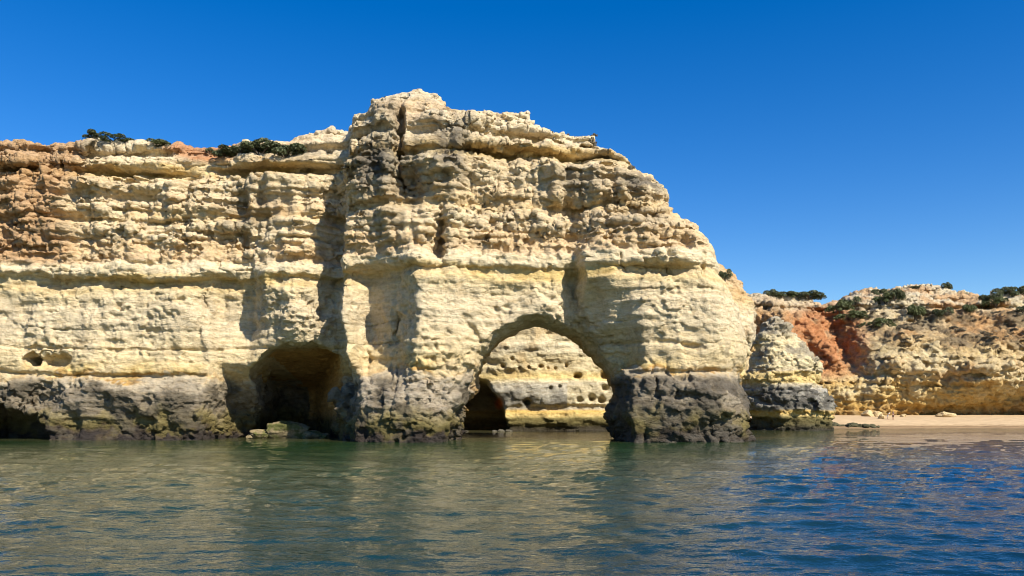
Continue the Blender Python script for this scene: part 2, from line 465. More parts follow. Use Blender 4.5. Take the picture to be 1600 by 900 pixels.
# ---------------------------------------------------------------- the headland
YR = 82.0
def build_headland():
    hx, hy, hz = 0.145, 0.18, 0.13
    xs = np.arange(-64, 38, hx, dtype=np.float32); ys = np.arange(73.5, 116, hy, dtype=np.float32); zs = np.arange(-1.3, 38.6, hz, dtype=np.float32)
    X, Z = np.meshgrid(xs, zs, indexing='ij')
    rows = [130, 200, 260, 330, 395, 430, 500, 560, 600, 640, 690]
    T = {
        -140: [92, 91, 89, 88.5, 88, 87.6, 87.5, 87.5, 87, 87, 87],
        0: [91, 90, 88, 87.5, 87, 87, 86.8, 86.6, 86.4, 86, 86],
        90: [91, 90, 88, 87.3, 87, 86.7, 86.5, 86.3, 85.9, 85.6, 85.6],
        110: [91, 90, 88, 87.3, 87, 86.6, 86.4, 86.2, 85.3, 84.7, 84.3],
        250: [91, 90, 88, 87, 86.5, 86.1, 86, 86, 85.2, 84.6, 84.2],
        296: [91, 90, 88, 87, 86.4, 86.3, 86.3, 86.3, 85.4, 84.8, 84.4],
        316: [91, 90, 88, 87.3, 87.0, 87.6, 88.0, 87.2, 90, 93.5, 94],
        365: [91, 89.5, 87.6, 86.8, 86.6, 88.0, 88.8, 87.0, 90, 94, 94],
        400: [91, 89.2, 87.3, 86.3, 85.3, 84.2, 86.2, 86.4, 89.6, 92, 92],
        440: [91, 88.8, 87.1, 86.2, 85.2, 83.8, 84.0, 86.4, 89.0, 90, 90],
        475: [90, 88.5, 87.2, 86.4, 86.0, 84.8, 84.6, 86.6, 88.6, 89, 89],
        510: [90, 88.6, 87.6, 87.8, 87.8, 87.4, 87.2, 87.6, 88, 88, 88],
        526: [89.4, 88, 87.2, 87.8, 87.8, 86.8, 86.4, 86.6, 88.4, 88.4, 88.2],
        542: [87, 85, 82.0, 81.6, 81.4, 81.2, 80.9, 80.9, 84, 83.5, 83],
        572: [85.5, 83.4, 81.2, 81.4, 81.8, 83.5, 84.8, 84.0, 80.4, 79.2, 78.8],
        620: [84.2, 82, 80.2, 80.4, 80.6, 81.6, 82.8, 82.0, 78.9, 78.3, 78],
        656: [84, 82, 79.8, 79.6, 79.0, 78, 77.9, 78.0, 77.9, 77.7, 77.5],
        680: [84, 82, 79.8, 80.6, 80.2, 78.4, 78.3, 78.3, 78.2, 78.0, 78.0],
        705: [84, 82, 80.2, 80.6, 80.2, 79, 78.8, 78.8, 78.6, 78.5, 78.6],
        735: [85, 83, 81, 80.8, 80.3, 80, 79.8, 80.3, 80.6, 80.6, 80.6],
        800: [86, 84, 81.8, 81.3, 80.8, 80.5, 80.4, 81.5, 82, 82, 82],
        865: [87, 85, 82.4, 81.7, 81, 80.7, 81.0, 82.8, 83, 83, 83],
        898: [88, 86, 82.5, 81.8, 81.2, 82.6, 83.8, 85, 83.5, 81.5, 80.8],
        914: [88, 86, 82.6, 81.5, 79.5, 79.2, 83.4, 85.2, 82.6, 79.4, 78.6],
        965: [88.5, 86, 83, 81.3, 79.1, 78.9, 80.6, 83.6, 79.2, 77.6, 77],
        1000: [89, 86.5, 83.5, 81.3, 79.2, 78.9, 78.8, 79.8, 77.9, 77.3, 76.9],
        1060: [89, 87, 84, 81.5, 79.3, 79, 78.8, 78.7, 77.8, 77.2, 76.8],
        1110: [89, 88, 85, 82.5, 80, 79.6, 79.3, 79, 78.3, 77.7, 77.3],
        1150: [90, 89, 87, 84, 81.5, 81, 80.5, 80, 79.2, 78.6, 78.2],
        1210: [91, 90, 88, 86, 83.5, 83, 82.5, 82, 81, 80.5, 80]}
    gx = [(p - 800) * YR / F_PX for p in T]
    gz = [CAM_H + (HORIZON - r) * YR / F_PX for r in rows][::-1]
    V = np.array([v[::-1] for v in T.values()])
    # bend the control grid a little so that edges are not ruled lines
    Xw = X + 0.55 * n2(X, Z, .22, 11) ; Zw = Z + 0.4 * n2(X, Z, .16, 12)
    Fd = grid_interp(Xw, Zw, gx, gz, V)
    # hollows and bosses: (px, py, rx, ry, metres; plus = hollow)
    for (a, b, rx, ry, s) in ((150, 300, 60, 26, .7), (120, 262, 40, 14, -.5), (350, 310, 16, 46, 1.2), (385, 320, 12, 50, .9), (330, 360, 40, 26, .6), (255, 300, 14, 40, .5),
                              (200, 225, 60, 10, .6), (100, 236, 60, 7, 1.4), (230, 240, 50, 6, .9), (430, 240, 70, 6, 1.2), (300, 470, 26, 40, .8), (270, 540, 20, 30, .5),
                              (455, 235, 45, 14, -.6), (420, 300, 22, 22, .8), (505, 330, 14, 60, .7), (565, 190, 18, 40, .8), (628, 220, 6, 70, 2.0), (640, 300, 30, 18, .9),
                              (610, 345, 40, 22, -.7), (660, 355, 30, 26, -.5), (690, 362, 9, 34, 1.8), (770, 232, 50, 9, 1.3), (870, 240, 70, 7, .9), (830, 300, 34, 26, .6), (905, 280, 50, 26, -.8),
                              (1000, 285, 44, 24, -1.0), (955, 300, 8, 30, .9), (890, 330, 50, 13, 1.2), (990, 335, 40, 10, 1.3), (770, 330, 26, 20, .6), (850, 375, 60, 10, .6), (1040, 360, 40, 14, -.5),
                              (40, 560, 26, 12, 2.2), (240, 550, 9, 12, .7), (150, 622, 10, 8, .8), (215, 630, 8, 10, .8), (600, 575, 24, 12, .7), (785, 470, 36, 26, .5), (770, 500, 22, 22, .6),
                              (30, 625, 45, 26, 1.5), (840, 470, 40, 14, -.4), (1075, 545, 16, 5, .8), (620, 592, 30, 10, .5), (1170, 600, 18, 12, 1.3)):
        cx, cz = at(a, b, YR)
        r = ((Xw - cx) / (rx * .0656)) ** 2 + ((Zw - cz) / (ry * .0656)) ** 2
        Fd += s * np.exp(-r ** 2)
    # cracks and gullies
    Xc = Xw + .45 * n2(X, Z, .45, 13) + .15 * n2(X, Z, 1.3, 14); cvar = np.clip(.6 + .9 * n2(X, Z, .35, 15), 0, 1.4)
    for (a, b, c, d, w, s) in ((628, 140, 625, 300, .35, 1.6), (622, 430, 626, 690, .12, .5), (560, 200, 548, 330, .6, 1.0), (690, 330, 684, 420, .5, 1.3), (822, 290, 848, 360, .15, .5), (1058, 540, 1090, 690, .18, .6),
                               (1005, 560, 1010, 600, .12, .5), (1025, 555, 1045, 640, .15, .6), (905, 400, 905, 470, .15, .6), (1002, 400, 1004, 430, .15, .7), (1045, 400, 1048, 432, .2, .9), (1085, 400, 1090, 435, .2, .8), (968, 405, 972, 430, .12, .6),
                               (625, 500, 612, 600, .15, .6), (712, 420, 745, 560, .25, .4), (1010, 600, 990, 690, .3, .5), (1090, 600, 1110, 690, .3, .5), (640, 600, 655, 690, .25, .4), (355, 250, 345, 400, .35, .8), (395, 250, 372, 380, .3, .7),
                               (540, 400, 575, 600, .3, .6), (470, 540, 480, 470, .2, .5), (290, 430, 285, 520, .2, .4), (315, 340, 310, 420, .2, .4), (740, 200, 735, 330, .25, .5), (940, 290, 935, 330, .3, .7), (1040, 290, 1050, 380, .3, .6)):
        ax, az = at(a, b, YR); bx, bz = at(c, d, YR)
        dd = seg_dist(Xc, Zw, ax, az, bx, bz)
        Fd += s * cvar * np.exp(-(dd / w) ** 2)
    # strata: hard beds stand out, soft ones are eaten back
    prof = [(-2, .9), (0, .5), (.6, .35), (1.0, .55), (3, .6), (5.6, .6), (6.2, .35), (6.75, .1), (6.95, -.3), (7.1, -.25), (7.3, .1), (8.3, .28), (9.3, .3), (9.7, .22), (9.85, -.25), (10.1, .1), (11.9, .2), (12.0, .0), (12.15, .2), (14, .25), (15.8, .2), (16.3, .0),
            (16.8, -.55), (17.4, -.85), (17.65, .35), (17.95, .75), (18.8, .75), (19.1, .3), (19.4, .0), (20.6, .15), (21.2, .45), (21.45, -.25), (21.8, -.1), (22.2, .25), (23.4, .5), (23.7, -.3), (24.3, -.4), (24.8, .2), (26.1, .55), (26.5, -.35), (27, -.3), (27.4, .3),
            (28.9, .55), (29.2, -.6), (29.9, -1.1), (30.15, .5), (30.5, .95), (31.3, .7), (31.7, -.2), (32.3, -.2), (32.7, .5), (33.8, .4), (34.1, -.3), (34.5, .3), (38, .4)]
    zc = Z + 0.5 * n2(X, Z, (.06, .06, .06), 21) + .15 * n2(X, Z, (.4, .4, .4), 22, 2)
    pz = np.interp(zc, [p[0] for p in prof], [p[1] for p in prof]).astype(np.float32)
    amp = 0.85 + 1.0 * n2(X, Z, (.2, .2, .16), 23)
    amp = np.where((zc > 19.3) & (zc < 29), amp * .7 - .12, amp)
    pxg = 800 + X / .0656
    quiet = 1 - .65 * np.exp(-((pxg - 790) / 100) ** 6) * np.exp(-((Z - 17.5) / 2) ** 4)
    Fd -= pz * np.clip(amp, .0, 1.9) * quiet
    Xb = X + .3 * n2(X, Z, .7, 16); Zb = Z + .12 * n2(X, Z, .5, 17) + .4 * n2(X, Z, .05, 18)
    bl = .42 * blocks(Xb, Zb, 1.0, 2.6, 71) + .26 * blocks(Xb, Zb, .5, 1.2, 72) + .15 * blocks(Xb, Zb, .3, .6, 73)
    ba = np.interp(Z, [-1, 5, 6.5, 8, 15.5, 17, 19, 20, 38], [.5, .5, .2, .2, .24, .3, .5, 1.3, 1.3]) * np.clip(.85 + .7 * n2(X, Z, .2, 19), .25, 1.6)
    Fd += bl * ba
    Fd += (.75 * n2(X + .2 * Z, Z, (.3, .3, .07), 91) + .4 * n2(X, Z, (.8, .8, .22), 92)) * np.interp(Z, [7, 9, 16, 18.5, 20, 29, 31], [0, .35, .35, .2, 1.1, 1.1, .4])
    # outline of the promontory (crest and seaward end), each point at its own distance
    ol = [(-200, 222, 89.5), (0, 219, 89.5), (70, 219, 89.5), (130, 215, 89.5), (215, 213, 89.5), (290, 223, 89.5), (325, 222, 89), (345, 222, 89), (400, 217, 88.5), (440, 210, 88), (462, 202, 88), (482, 189, 87.5), (532, 184, 86.5), (545, 178, 86), (571, 171, 85),
          (573, 154, 84.5), (590, 150, 84.5), (622, 146, 84.5), (630, 141, 84.5), (655, 138, 84.5), (692, 147, 84.5), (697, 167, 84.5), (716, 172, 84.5), (770, 174, 85), (800, 170, 85.5), (830, 171, 86), (834, 200, 86), (870, 206, 86), (905, 211, 86), (932, 213, 86), (938, 231, 86),
          (984, 240, 85.5), (1012, 262, 85), (1044, 284, 84.5), (1052, 312, 84), (1062, 328, 84), (1096, 350, 84), (1119, 382, 83.5), (1128, 398, 83), (1133, 412, 83), (1130, 428, 83), (1143, 440, 83), (1160, 480, 83), (1174, 520, 83), (1184, 552, 82.5), (1178, 570, 82), (1164, 588, 82), (1166, 600, 82), (1174, 625, 81), (1180, 660, 80.5), (1180, 720, 80)]
    ol = [(a, b - (4 if a < 940 else 2 if a < 1060 else 0), y) for a, b, y in ol]
    poly = [at(*p) for p in ol] + [(24, -8), (-95, -8)]
    Xo = X + .25 * n2(X, Z, .5, 31); Zo = Z + .25 * n2(X, Z, .5, 32)
    od = poly_dist(Xo, Zo, poly)
    R = np.clip(2.0 + 3.0 * sstep(X, 8, 18), 2, 5)
    t = np.clip(od / R, 0, 1)
    Fd += R * (1 - np.sqrt(1 - (1 - t) ** 2)) * 1.15
    # back of the promontory: thin at the passage, thick inland
    back = np.interp(X, [-64, -26, -18, -8, 4, 14, 24], [118, 118, 103, 89.5, 87.6, 88.4, 90]).astype(np.float32)
    back = back + 6.5 * sstep(Z, 18, 26) + 1.2 * n2(X, Z, .15, 33)
    tb = np.clip(od / 4.0, 0, 1); back = back - 4 * (1 - np.sqrt(1 - (1 - tb) ** 2))
    # passages
    arch = [(712, 720), (717, 660), (724, 630), (738, 600), (752, 578), (762, 556), (790, 530), (812, 513), (835, 507), (858, 512), (888, 528), (918, 552), (944, 580), (958, 603), (955, 625), (950, 650), (960, 680), (963, 720)]
    da = -poly_dist(Xo, Zo, [at(a, b, 87.6) for a, b in arch])
    cave = [(374, 720), (382, 650), (388, 604), (384, 584), (398, 564), (424, 546), (455, 537), (492, 536), (520, 548), (545, 572), (562, 596), (562, 616), (554, 640), (538, 668), (530, 720)]
    dc = -poly_dist(Xo, Zo, [at(a, b, 87) for a, b in cave])
    low = [(-60, 720), (-60, 622), (-10, 628), (25, 636), (55, 646), (78, 662), (100, 690), (102, 720)]
    dl = -poly_dist(Xo, Zo, [at(a, b, 86) for a, b in low])
    hole = [(30, 560), (38, 552), (50, 550), (57, 560), (54, 572), (38, 574)]
    dh = -poly_dist(X, Z, [at(a, b, 86) for a, b in hole])
    hole2 = [(1174, 590), (1190, 590), (1190, 600), (1174, 604)]
    G = np.empty((len(xs), len(ys), len(zs)), np.float32)
    N1 = gnoise(xs, ys, zs, (3.2, 3.2, 1.9), 101) * .55
    N1 += gnoise(xs, ys, zs, (1.5, 1.5, .85), 102) * .26
    N1 += gnoise(xs, ys, zs, (.8, .8, .5), 103) * .10
    az = np.interp(zs, [-1, 5.5, 6.6, 8, 16, 18, 20, 30, 38], [.7, .7, .28, .26, .3, .36, .42, .42, .45]).astype(np.float32)
    worn = np.clip(.5 + .9 * n2(X, Z, .25, 34), 0, 1.4) + 1.0 * sstep(X, 3.5, 8) * sstep(Z, 8, 11)
    hw_sh = np.interp(Z, [0, 8, 13, 17, 20, 21.5], [5.6, 6.4, 8.2, 7.8, 6.4, 4.6])
    for j, y in enumerate(ys):
        n = N1[:, j] * az[None]
        g = np.minimum(y - Fd + n, back - y + n)
        g = np.minimum(g, od - .25 + .2 * n)
        # passage through, its flanks rough
        dep = np.clip(y - Fd, 0, 12)
        g = np.minimum(g, da + .8 * n + .02 * (y - 86) - worn * np.exp(-dep / 1.6))
        # cave: widens inland, roof comes down, closed at the back
        w = dc - .14 * max(y - 87, 0) * (X < -21) + .5 * n
        end = y - (110 - 2.6 * np.clip(X + 26.8, 0, 8))
        roof = Z - (10.8 - .22 * max(y - 88, 0))
        g = np.minimum(g, np.maximum(np.maximum(w, end + n), roof + n))
        g = np.minimum(g, np.maximum(dl + .5 * n, y - 94 + n))
        g = np.minimum(g, np.maximum(dh + .3 * n, y - 90 + n))
        # lit ledge of fallen blocks inside the right cave jamb
        lx, lz = at(520, 625, 87)
        e = 1 - np.sqrt(((X - lx - 1.9) / 2.4) ** 2 + ((y - 88.5) / 2.6) ** 2 + ((Z - 3.0) / 3.9) ** 2)
        g = np.maximum(g, e * 2.4 + n)
        # rear shoulder that shows past the seaward end
        sh = 1 - np.sqrt(((X - 22.6) / hw_sh) ** 2 + ((y - 102) / 8.5) ** 2 + (np.clip(Z - 9, 0, 99) / 13.2) ** 6)
        g = np.maximum(g, sh * 5 + n)
        G[:, j] = g
    G[0] = G[-1] = -1; G[:, 0] = G[:, -1] = -1; G[:, :, 0] = G[:, :, -1] = -1
    Vv, Q = surface_nets(G, (xs[0], ys[0], zs[0]), (hx, hy, hz))
    del G, N1
    # drop the underside below the water and the cut faces inland that nothing can see
    fc = Vv[Q].mean(1)
    keep = (fc[:, 2] > -1.0) & (fc[:, 1] < 115.4) & (fc[:, 0] > -63.6)
    Vv, Q = submesh(Vv, Q, keep)
    Vv, Q = big_pieces(Vv, Q)
    N = vert_normals(Vv, Q)
    z = Vv[:, 2]
    A = np.interp(z, [-1, 5.5, 6.8, 8, 16, 18, 20, 30, 38], [.32, .32, .14, .15, .15, .16, .21, .21, .22])
    W = Vv + .35 * np.stack([vnoise(Vv, .8, 1), vnoise(Vv, .8, 2), vnoise(Vv, .8, 3)], 1)
    fz = facets(W, (.42, .42, .6), 1) * .9 + facets(W, (1.3, 1.3, 1.8), 2) * .5
    d = fz + ridged(W, (.55, .55, .6), 4, 1) * .28 + fbm(Vv, (1.8, 1.8, 2.4), 3, 4) * .35 + (1 - 2 * np.abs(vnoise(W, (.9, .9, .35), 8))) * .3
    var = np.clip(.9 + .8 * fbm(Vv, .18, 2, 9), .3, 1.5)
    A = A * var
    bed = np.tanh(3.5 * vnoise(Vv, (.14, .14, 1.9), 5, rot=False)) + .6 * np.tanh(3 * vnoise(Vv, (.3, .3, 4.2), 6, rot=False))
    pit = np.clip(vnoise(Vv, (.9, .9, 1.2), 7) - .4, 0, 1) * 1.2 + np.clip(vnoise(Vv, (2.3, 2.3, 2.6), 8) - .3, 0, 1) * 1.1
    clus = sstep(fbm(Vv, (.25, .25, .4), 2, 10), -.15, .5); pit = pit * (.15 + 1.25 * clus)
    d = d * A + bed * np.interp(z, [6, 8, 16, 18, 21], [.03, .045, .045, .08, .125]) - pit * A * 2.2
    Vv = Vv + N * d[:, None].astype(np.float32)
    N = vert_normals(Vv, Q)
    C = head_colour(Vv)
    root = empty('headland', (0, 86, 0))
    tag(root, 'tall layered limestone headland with a big sea arch and a cave at its foot', 'cliff', kind='structure')
    zc = Vv[Q].mean(1)[:, 2]
    for nm, lo, hi, lab in (('tidal_base', -9, 6.6, 'dark grey wave-worn base with olive and black tide bands'),
                            ('pale_wall', 6.6, 17.5, 'smooth pale cream wall with a yellow seam along its top'),
                            ('layered_top', 17.5, 99, 'rough tan ledges and grey crags of the upper cliff')):
        v, q, n, c = submesh(Vv, Q, (zc >= lo) & (zc < hi), N, C)
        v = v - np.array([0, 86, 0], np.float32)
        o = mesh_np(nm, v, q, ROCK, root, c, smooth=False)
        o['label'] = lab
    return root

headland = build_headland()

# ---------------------------------------------------------------- cove cliff seen through the arch, sea stack, far cliffs
def volume(xs, ys, zs, fn):
    X, Z = np.meshgrid(xs, zs, indexing='ij')
    G = np.empty((len(xs), len(ys), len(zs)), np.float32)
    pre = fn(None, X, Z, None)
    N1 = gnoise(xs, ys, zs, (4.0, 4.0, 2.2), 201) * .6 + gnoise(xs, ys, zs, (1.8, 1.8, 1.0), 202) * .35 + gnoise(xs, ys, zs, (.95, .95, .6), 203) * .17
    for j, y in enumerate(ys):
        G[:, j] = fn(pre, X, Z, (y, N1[:, j]))
    G[0] = G[-1] = -1; G[:, 0] = G[:, -1] = -1; G[:, :, 0] = G[:, :, -1] = -1
    h = (xs[1] - xs[0], ys[1] - ys[0], zs[1] - zs[0])
    return surface_nets(G, (xs[0], ys[0], zs[0]), h)

def finish(name, V, Q, amp, bedamp, colour, mat, zmin=-.9, ymax=1e9):
    fc = V[Q].mean(1)
    V, Q = submesh(V, Q, (fc[:, 2] > zmin) & (fc[:, 1] < ymax))
    N = vert_normals(V, Q)
    W = V + .5 * np.stack([vnoise(V, .6, 1), vnoise(V, .6, 2), vnoise(V, .6, 3)], 1)
    d = facets(W, (.42, .42, .55), 1) * .8 + facets(W, (1.0, 1.0, 1.3), 2) * .5 + ridged(W, (.4, .4, .5), 4, 2) * .4 + fbm(V, (1.1, 1.1, 1.5), 3, 5) * .4 + (.5 - cells(W, (1.3, 1.3, 1.6), 2)) * .4
    bed = vnoise(V, (.1, .1, 1.6), 6, rot=False) + .5 * vnoise(V, (.25, .25, 3.5), 7, rot=False)
    pit = np.clip(vnoise(V, (.6, .6, .8), 8) - .35, 0, 1)
    A = amp(V) if callable(amp) else amp
    V = V + N * (d * A + bed * bedamp - pit * A * 1.5).astype(np.float32)[:, None]
    N = vert_normals(V, Q)
    return mesh_np(name, V, Q, mat, None, colour(V), smooth=False)

def cove_fn(pre, X, Z, s):
    if s is None:
        F = 128 + .10 * np.clip(Z - 4, 0, 99) + .9 * n2(X, Z, .12, 41)
        px = 800 + X * F_PX / 128
        F += np.interp(px, [560, 700, 780, 840, 930, 1040], [4, 2.2, .2, -.6, -.4, 1.5])
        zc = Z + .3 * n2(X, Z, .1, 42)
        F += .13 * blocks(X, Z, .8, 2.2, 76) + .08 * blocks(X, Z, .4, 1.0, 77)
        F -= np.where(Z > 8, .35, .8) * np.interp(zc, [-2, 0, .9, 1.3, 3, 3.2, 4.0, 4.3, 8.5, 9.0, 9.6, 10, 10.8, 11.6, 12, 13.4, 15, 15.4, 16, 20], [.5, .2, .4, .9, .9, .1, .0, .7, .6, -.1, .0, .5, .0, .5, .1, .4, .3, -.2, .3, .2])
        for (a, b, r, d) in ((778, 630, 4, 1.5), (824, 628, 5, 2.6), (903, 588, 5, 1.6), (950, 585, 9, 2.5), (860, 606, 2.5, 1.2), (874, 604, 2.5, 1.2), (800, 560, 3, 1), (845, 573, 3.5, 1.3), (812, 575, 2.5, 1), (786, 572, 3, 1), (885, 571, 2.5, 1), (925, 622, 6, 1.5), (940, 624, 5, 1.5), (905, 625, 4, 1), (868, 575, 2, 1), (826, 574, 2.2, .9), (856, 575, 2, .9), (946, 606, 5, 1.4)):
            cx, cz = at(a, b, 128); rr = r * .1
            F += d * np.exp(-(((X - cx) ** 2 + ((Z - cz) * 1.15) ** 2) / (rr * rr * 1.4)) ** 2)
        cave = [(700, 700), (700, 640), (722, 606), (740, 590), (760, 596), (775, 615), (788, 640), (800, 676), (800, 700)]
        d = -poly_dist(X + .2 * n2(X, Z, .6, 44), Z, [at(a, b, 128) for a, b in cave])
        return F, d
    y, n = s
    F, d = pre
    g = np.minimum(y - F + n * .3, 28 + n - Z)
    g = np.minimum(g, X + 24 + n); g = np.minimum(g, 24 - X + n)
    return np.minimum(g, np.maximum(d + .35 * n, y - 139 + n))

def cove_colour(P):
    z = P[:, 2] + .25 * vnoise(P, .15, 1) + .1 * vnoise(P, .7, 2)
    px = 800 + P[:, 0] * F_PX / 128
    c = lerp_bands(z, [(-1, BLACK), (.5, (.06, .05, .03)), (.8, (.12, .10, .04)), (1.9, (.22, .18, .07)), (2.3, YELLOW), (3.1, (.60, .40, .12)), (3.5, (.45, .40, .30)), (4.2, (.42, .39, .31)), (7.3, (.50, .45, .34)), (7.9, CREAM), (8.4, YELLOW), (9.2, (.66, .52, .25)), (9.8, CREAM),
                          (11, (.66, .54, .31)), (11.8, CREAM), (13, PALE), (15, (.68, .57, .35)), (17, (.66, .53, .30)), (26, TAN)])
    a = fbm(P, .3, 4, 4)
    low = sstep(z, 3.2, 4.4) * (1 - sstep(z, 7, 7.8))
    c = blend(c, low * sstep(a, -.2, .3) * .75 * (px < 885), (.21, .195, .16))
    c = blend(c, low * (px > 885) * .7, CREAM)
    c = blend(c, sstep(-a, .25, .6) * .4 * sstep(z, 8, 9), (.60, .40, .17))
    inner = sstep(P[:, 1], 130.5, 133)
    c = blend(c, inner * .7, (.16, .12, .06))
    cx, cz = at(779, 630, 129)
    o = np.exp(-(((P[:, 0] - cx) / .75) ** 2 + ((P[:, 2] - cz) / .95) ** 2) ** 2)
    c = blend(c, o * .95, (.62, .17, .05))
    return c

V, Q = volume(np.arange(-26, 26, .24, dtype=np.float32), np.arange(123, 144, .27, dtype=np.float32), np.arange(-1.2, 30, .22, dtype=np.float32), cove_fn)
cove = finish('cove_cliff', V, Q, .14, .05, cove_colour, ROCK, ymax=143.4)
tag(cove, 'sunlit yellow-banded rock wall standing behind the big arch', 'cliff', kind='structure')

STK_Y = 136.0
def stack_fn(pre, X, Z, s):
    if s is None:
        prof = [(690, 1170, 1299), (672, 1171, 1297), (656, 1173, 1296), (646, 1172, 1295), (643, 1169, 1302), (630, 1168, 1300), (615, 1170, 1293), (600, 1172, 1284), (596, 1173, 1279), (585, 1173, 1279), (581, 1171, 1283), (570, 1174, 1276), (556, 1177, 1264), (540, 1181, 1252), (528, 1184, 1243), (520, 1188, 1236),
                (515, 1189, 1239), (507, 1193, 1237), (500, 1200, 1231), (495, 1207, 1226)]
        zz = [at(0, p[0], STK_Y)[1] for p in prof]
        zw = Z + .2 * n2(X, Z, .25, 51)
        l = np.interp(zw, zz, [at(p[1], 0, STK_Y)[0] for p in prof]); r = np.interp(zw, zz, [at(p[2], 0, STK_Y)[0] for p in prof])
        return (l + r) / 2, (r - l) / 2 + .38 * blocks(X * .6, Z, .9, 2.4, 78) + .2 * blocks(X, Z, .45, 1.1, 79), zz[-1]
    y, n = s
    cx, hw, zt = pre
    rr = np.sqrt(((X - cx) / hw) ** 2 + ((y - STK_Y - 1) / (hw * .92 + .3)) ** 2 + 1e-6)
    g = (1 - rr) * hw * .9 + n * .55
    # sea hollows on the landward flank
    for (a, b, r, yy) in ((1184, 626, 1.3, 130.6), (1210, 608, .8, 129.5), (1198, 633, 1.0, 129.8), (1268, 632, 1.1, 130.5), (1222, 668, 1.4, 129.5), (1196, 664, 1.8, 130.5)):
        ax, az = at(a, b, 131)
        g = np.minimum(g, np.sqrt((X - ax) ** 2 + (y - yy) ** 2 + (Z - az) ** 2) - r + .3 * n)
    return np.minimum(g, zt + .3 - Z + .3 * n)

def stack_colour(P):
    z = P[:, 2] + .2 * vnoise(P, .2, 1) + .1 * vnoise(P, .8, 2)
    c = lerp_bands(z, [(-1, BLACK), (.4, (.05, .045, .03)), (.9, (.10, .085, .04)), (2.0, (.15, .125, .05)), (2.4, YELLOW), (3.1, (.60, .40, .12)), (3.5, (.25, .23, .18)), (4.2, (.27, .25, .20)), (6.6, (.38, .35, .29)), (7.5, (.52, .45, .31)), (7.9, YELLOW), (9.6, (.66, .50, .22)), (9.9, (.5, .42, .28)), (10.5, CREAM), (15.5, CREAM), (16.5, (.42, .36, .25)), (20, (.46, .40, .29))])
    a = fbm(P, (.35, .35, .5), 4, 3)
    c = blend(c, sstep(z, 10, 10.8) * sstep(a, .15, .5) * .7, (.20, .18, .145))
    low = sstep(z, 3.3, 4) * (1 - sstep(z, 6.8, 7.6))
    c = blend(c, low * sstep(a, 0, .4) * .8, (.07, .065, .055))
    c = blend(c, sstep(z, 14.6, 15.6) * sstep(-a, -.2, .4) * .6, (.30, .25, .17))
    return c

V, Q = volume(np.arange(36, 60, .2, dtype=np.float32), np.arange(126, 147, .22, dtype=np.float32), np.arange(-1.2, 21, .18, dtype=np.float32), stack_fn)
stack = finish('sea_stack', V, Q, .36, .09, stack_colour, ROCK)
tag(stack, 'lone conical rock stack in the water with a rounded cap and yellow bands', 'rock')

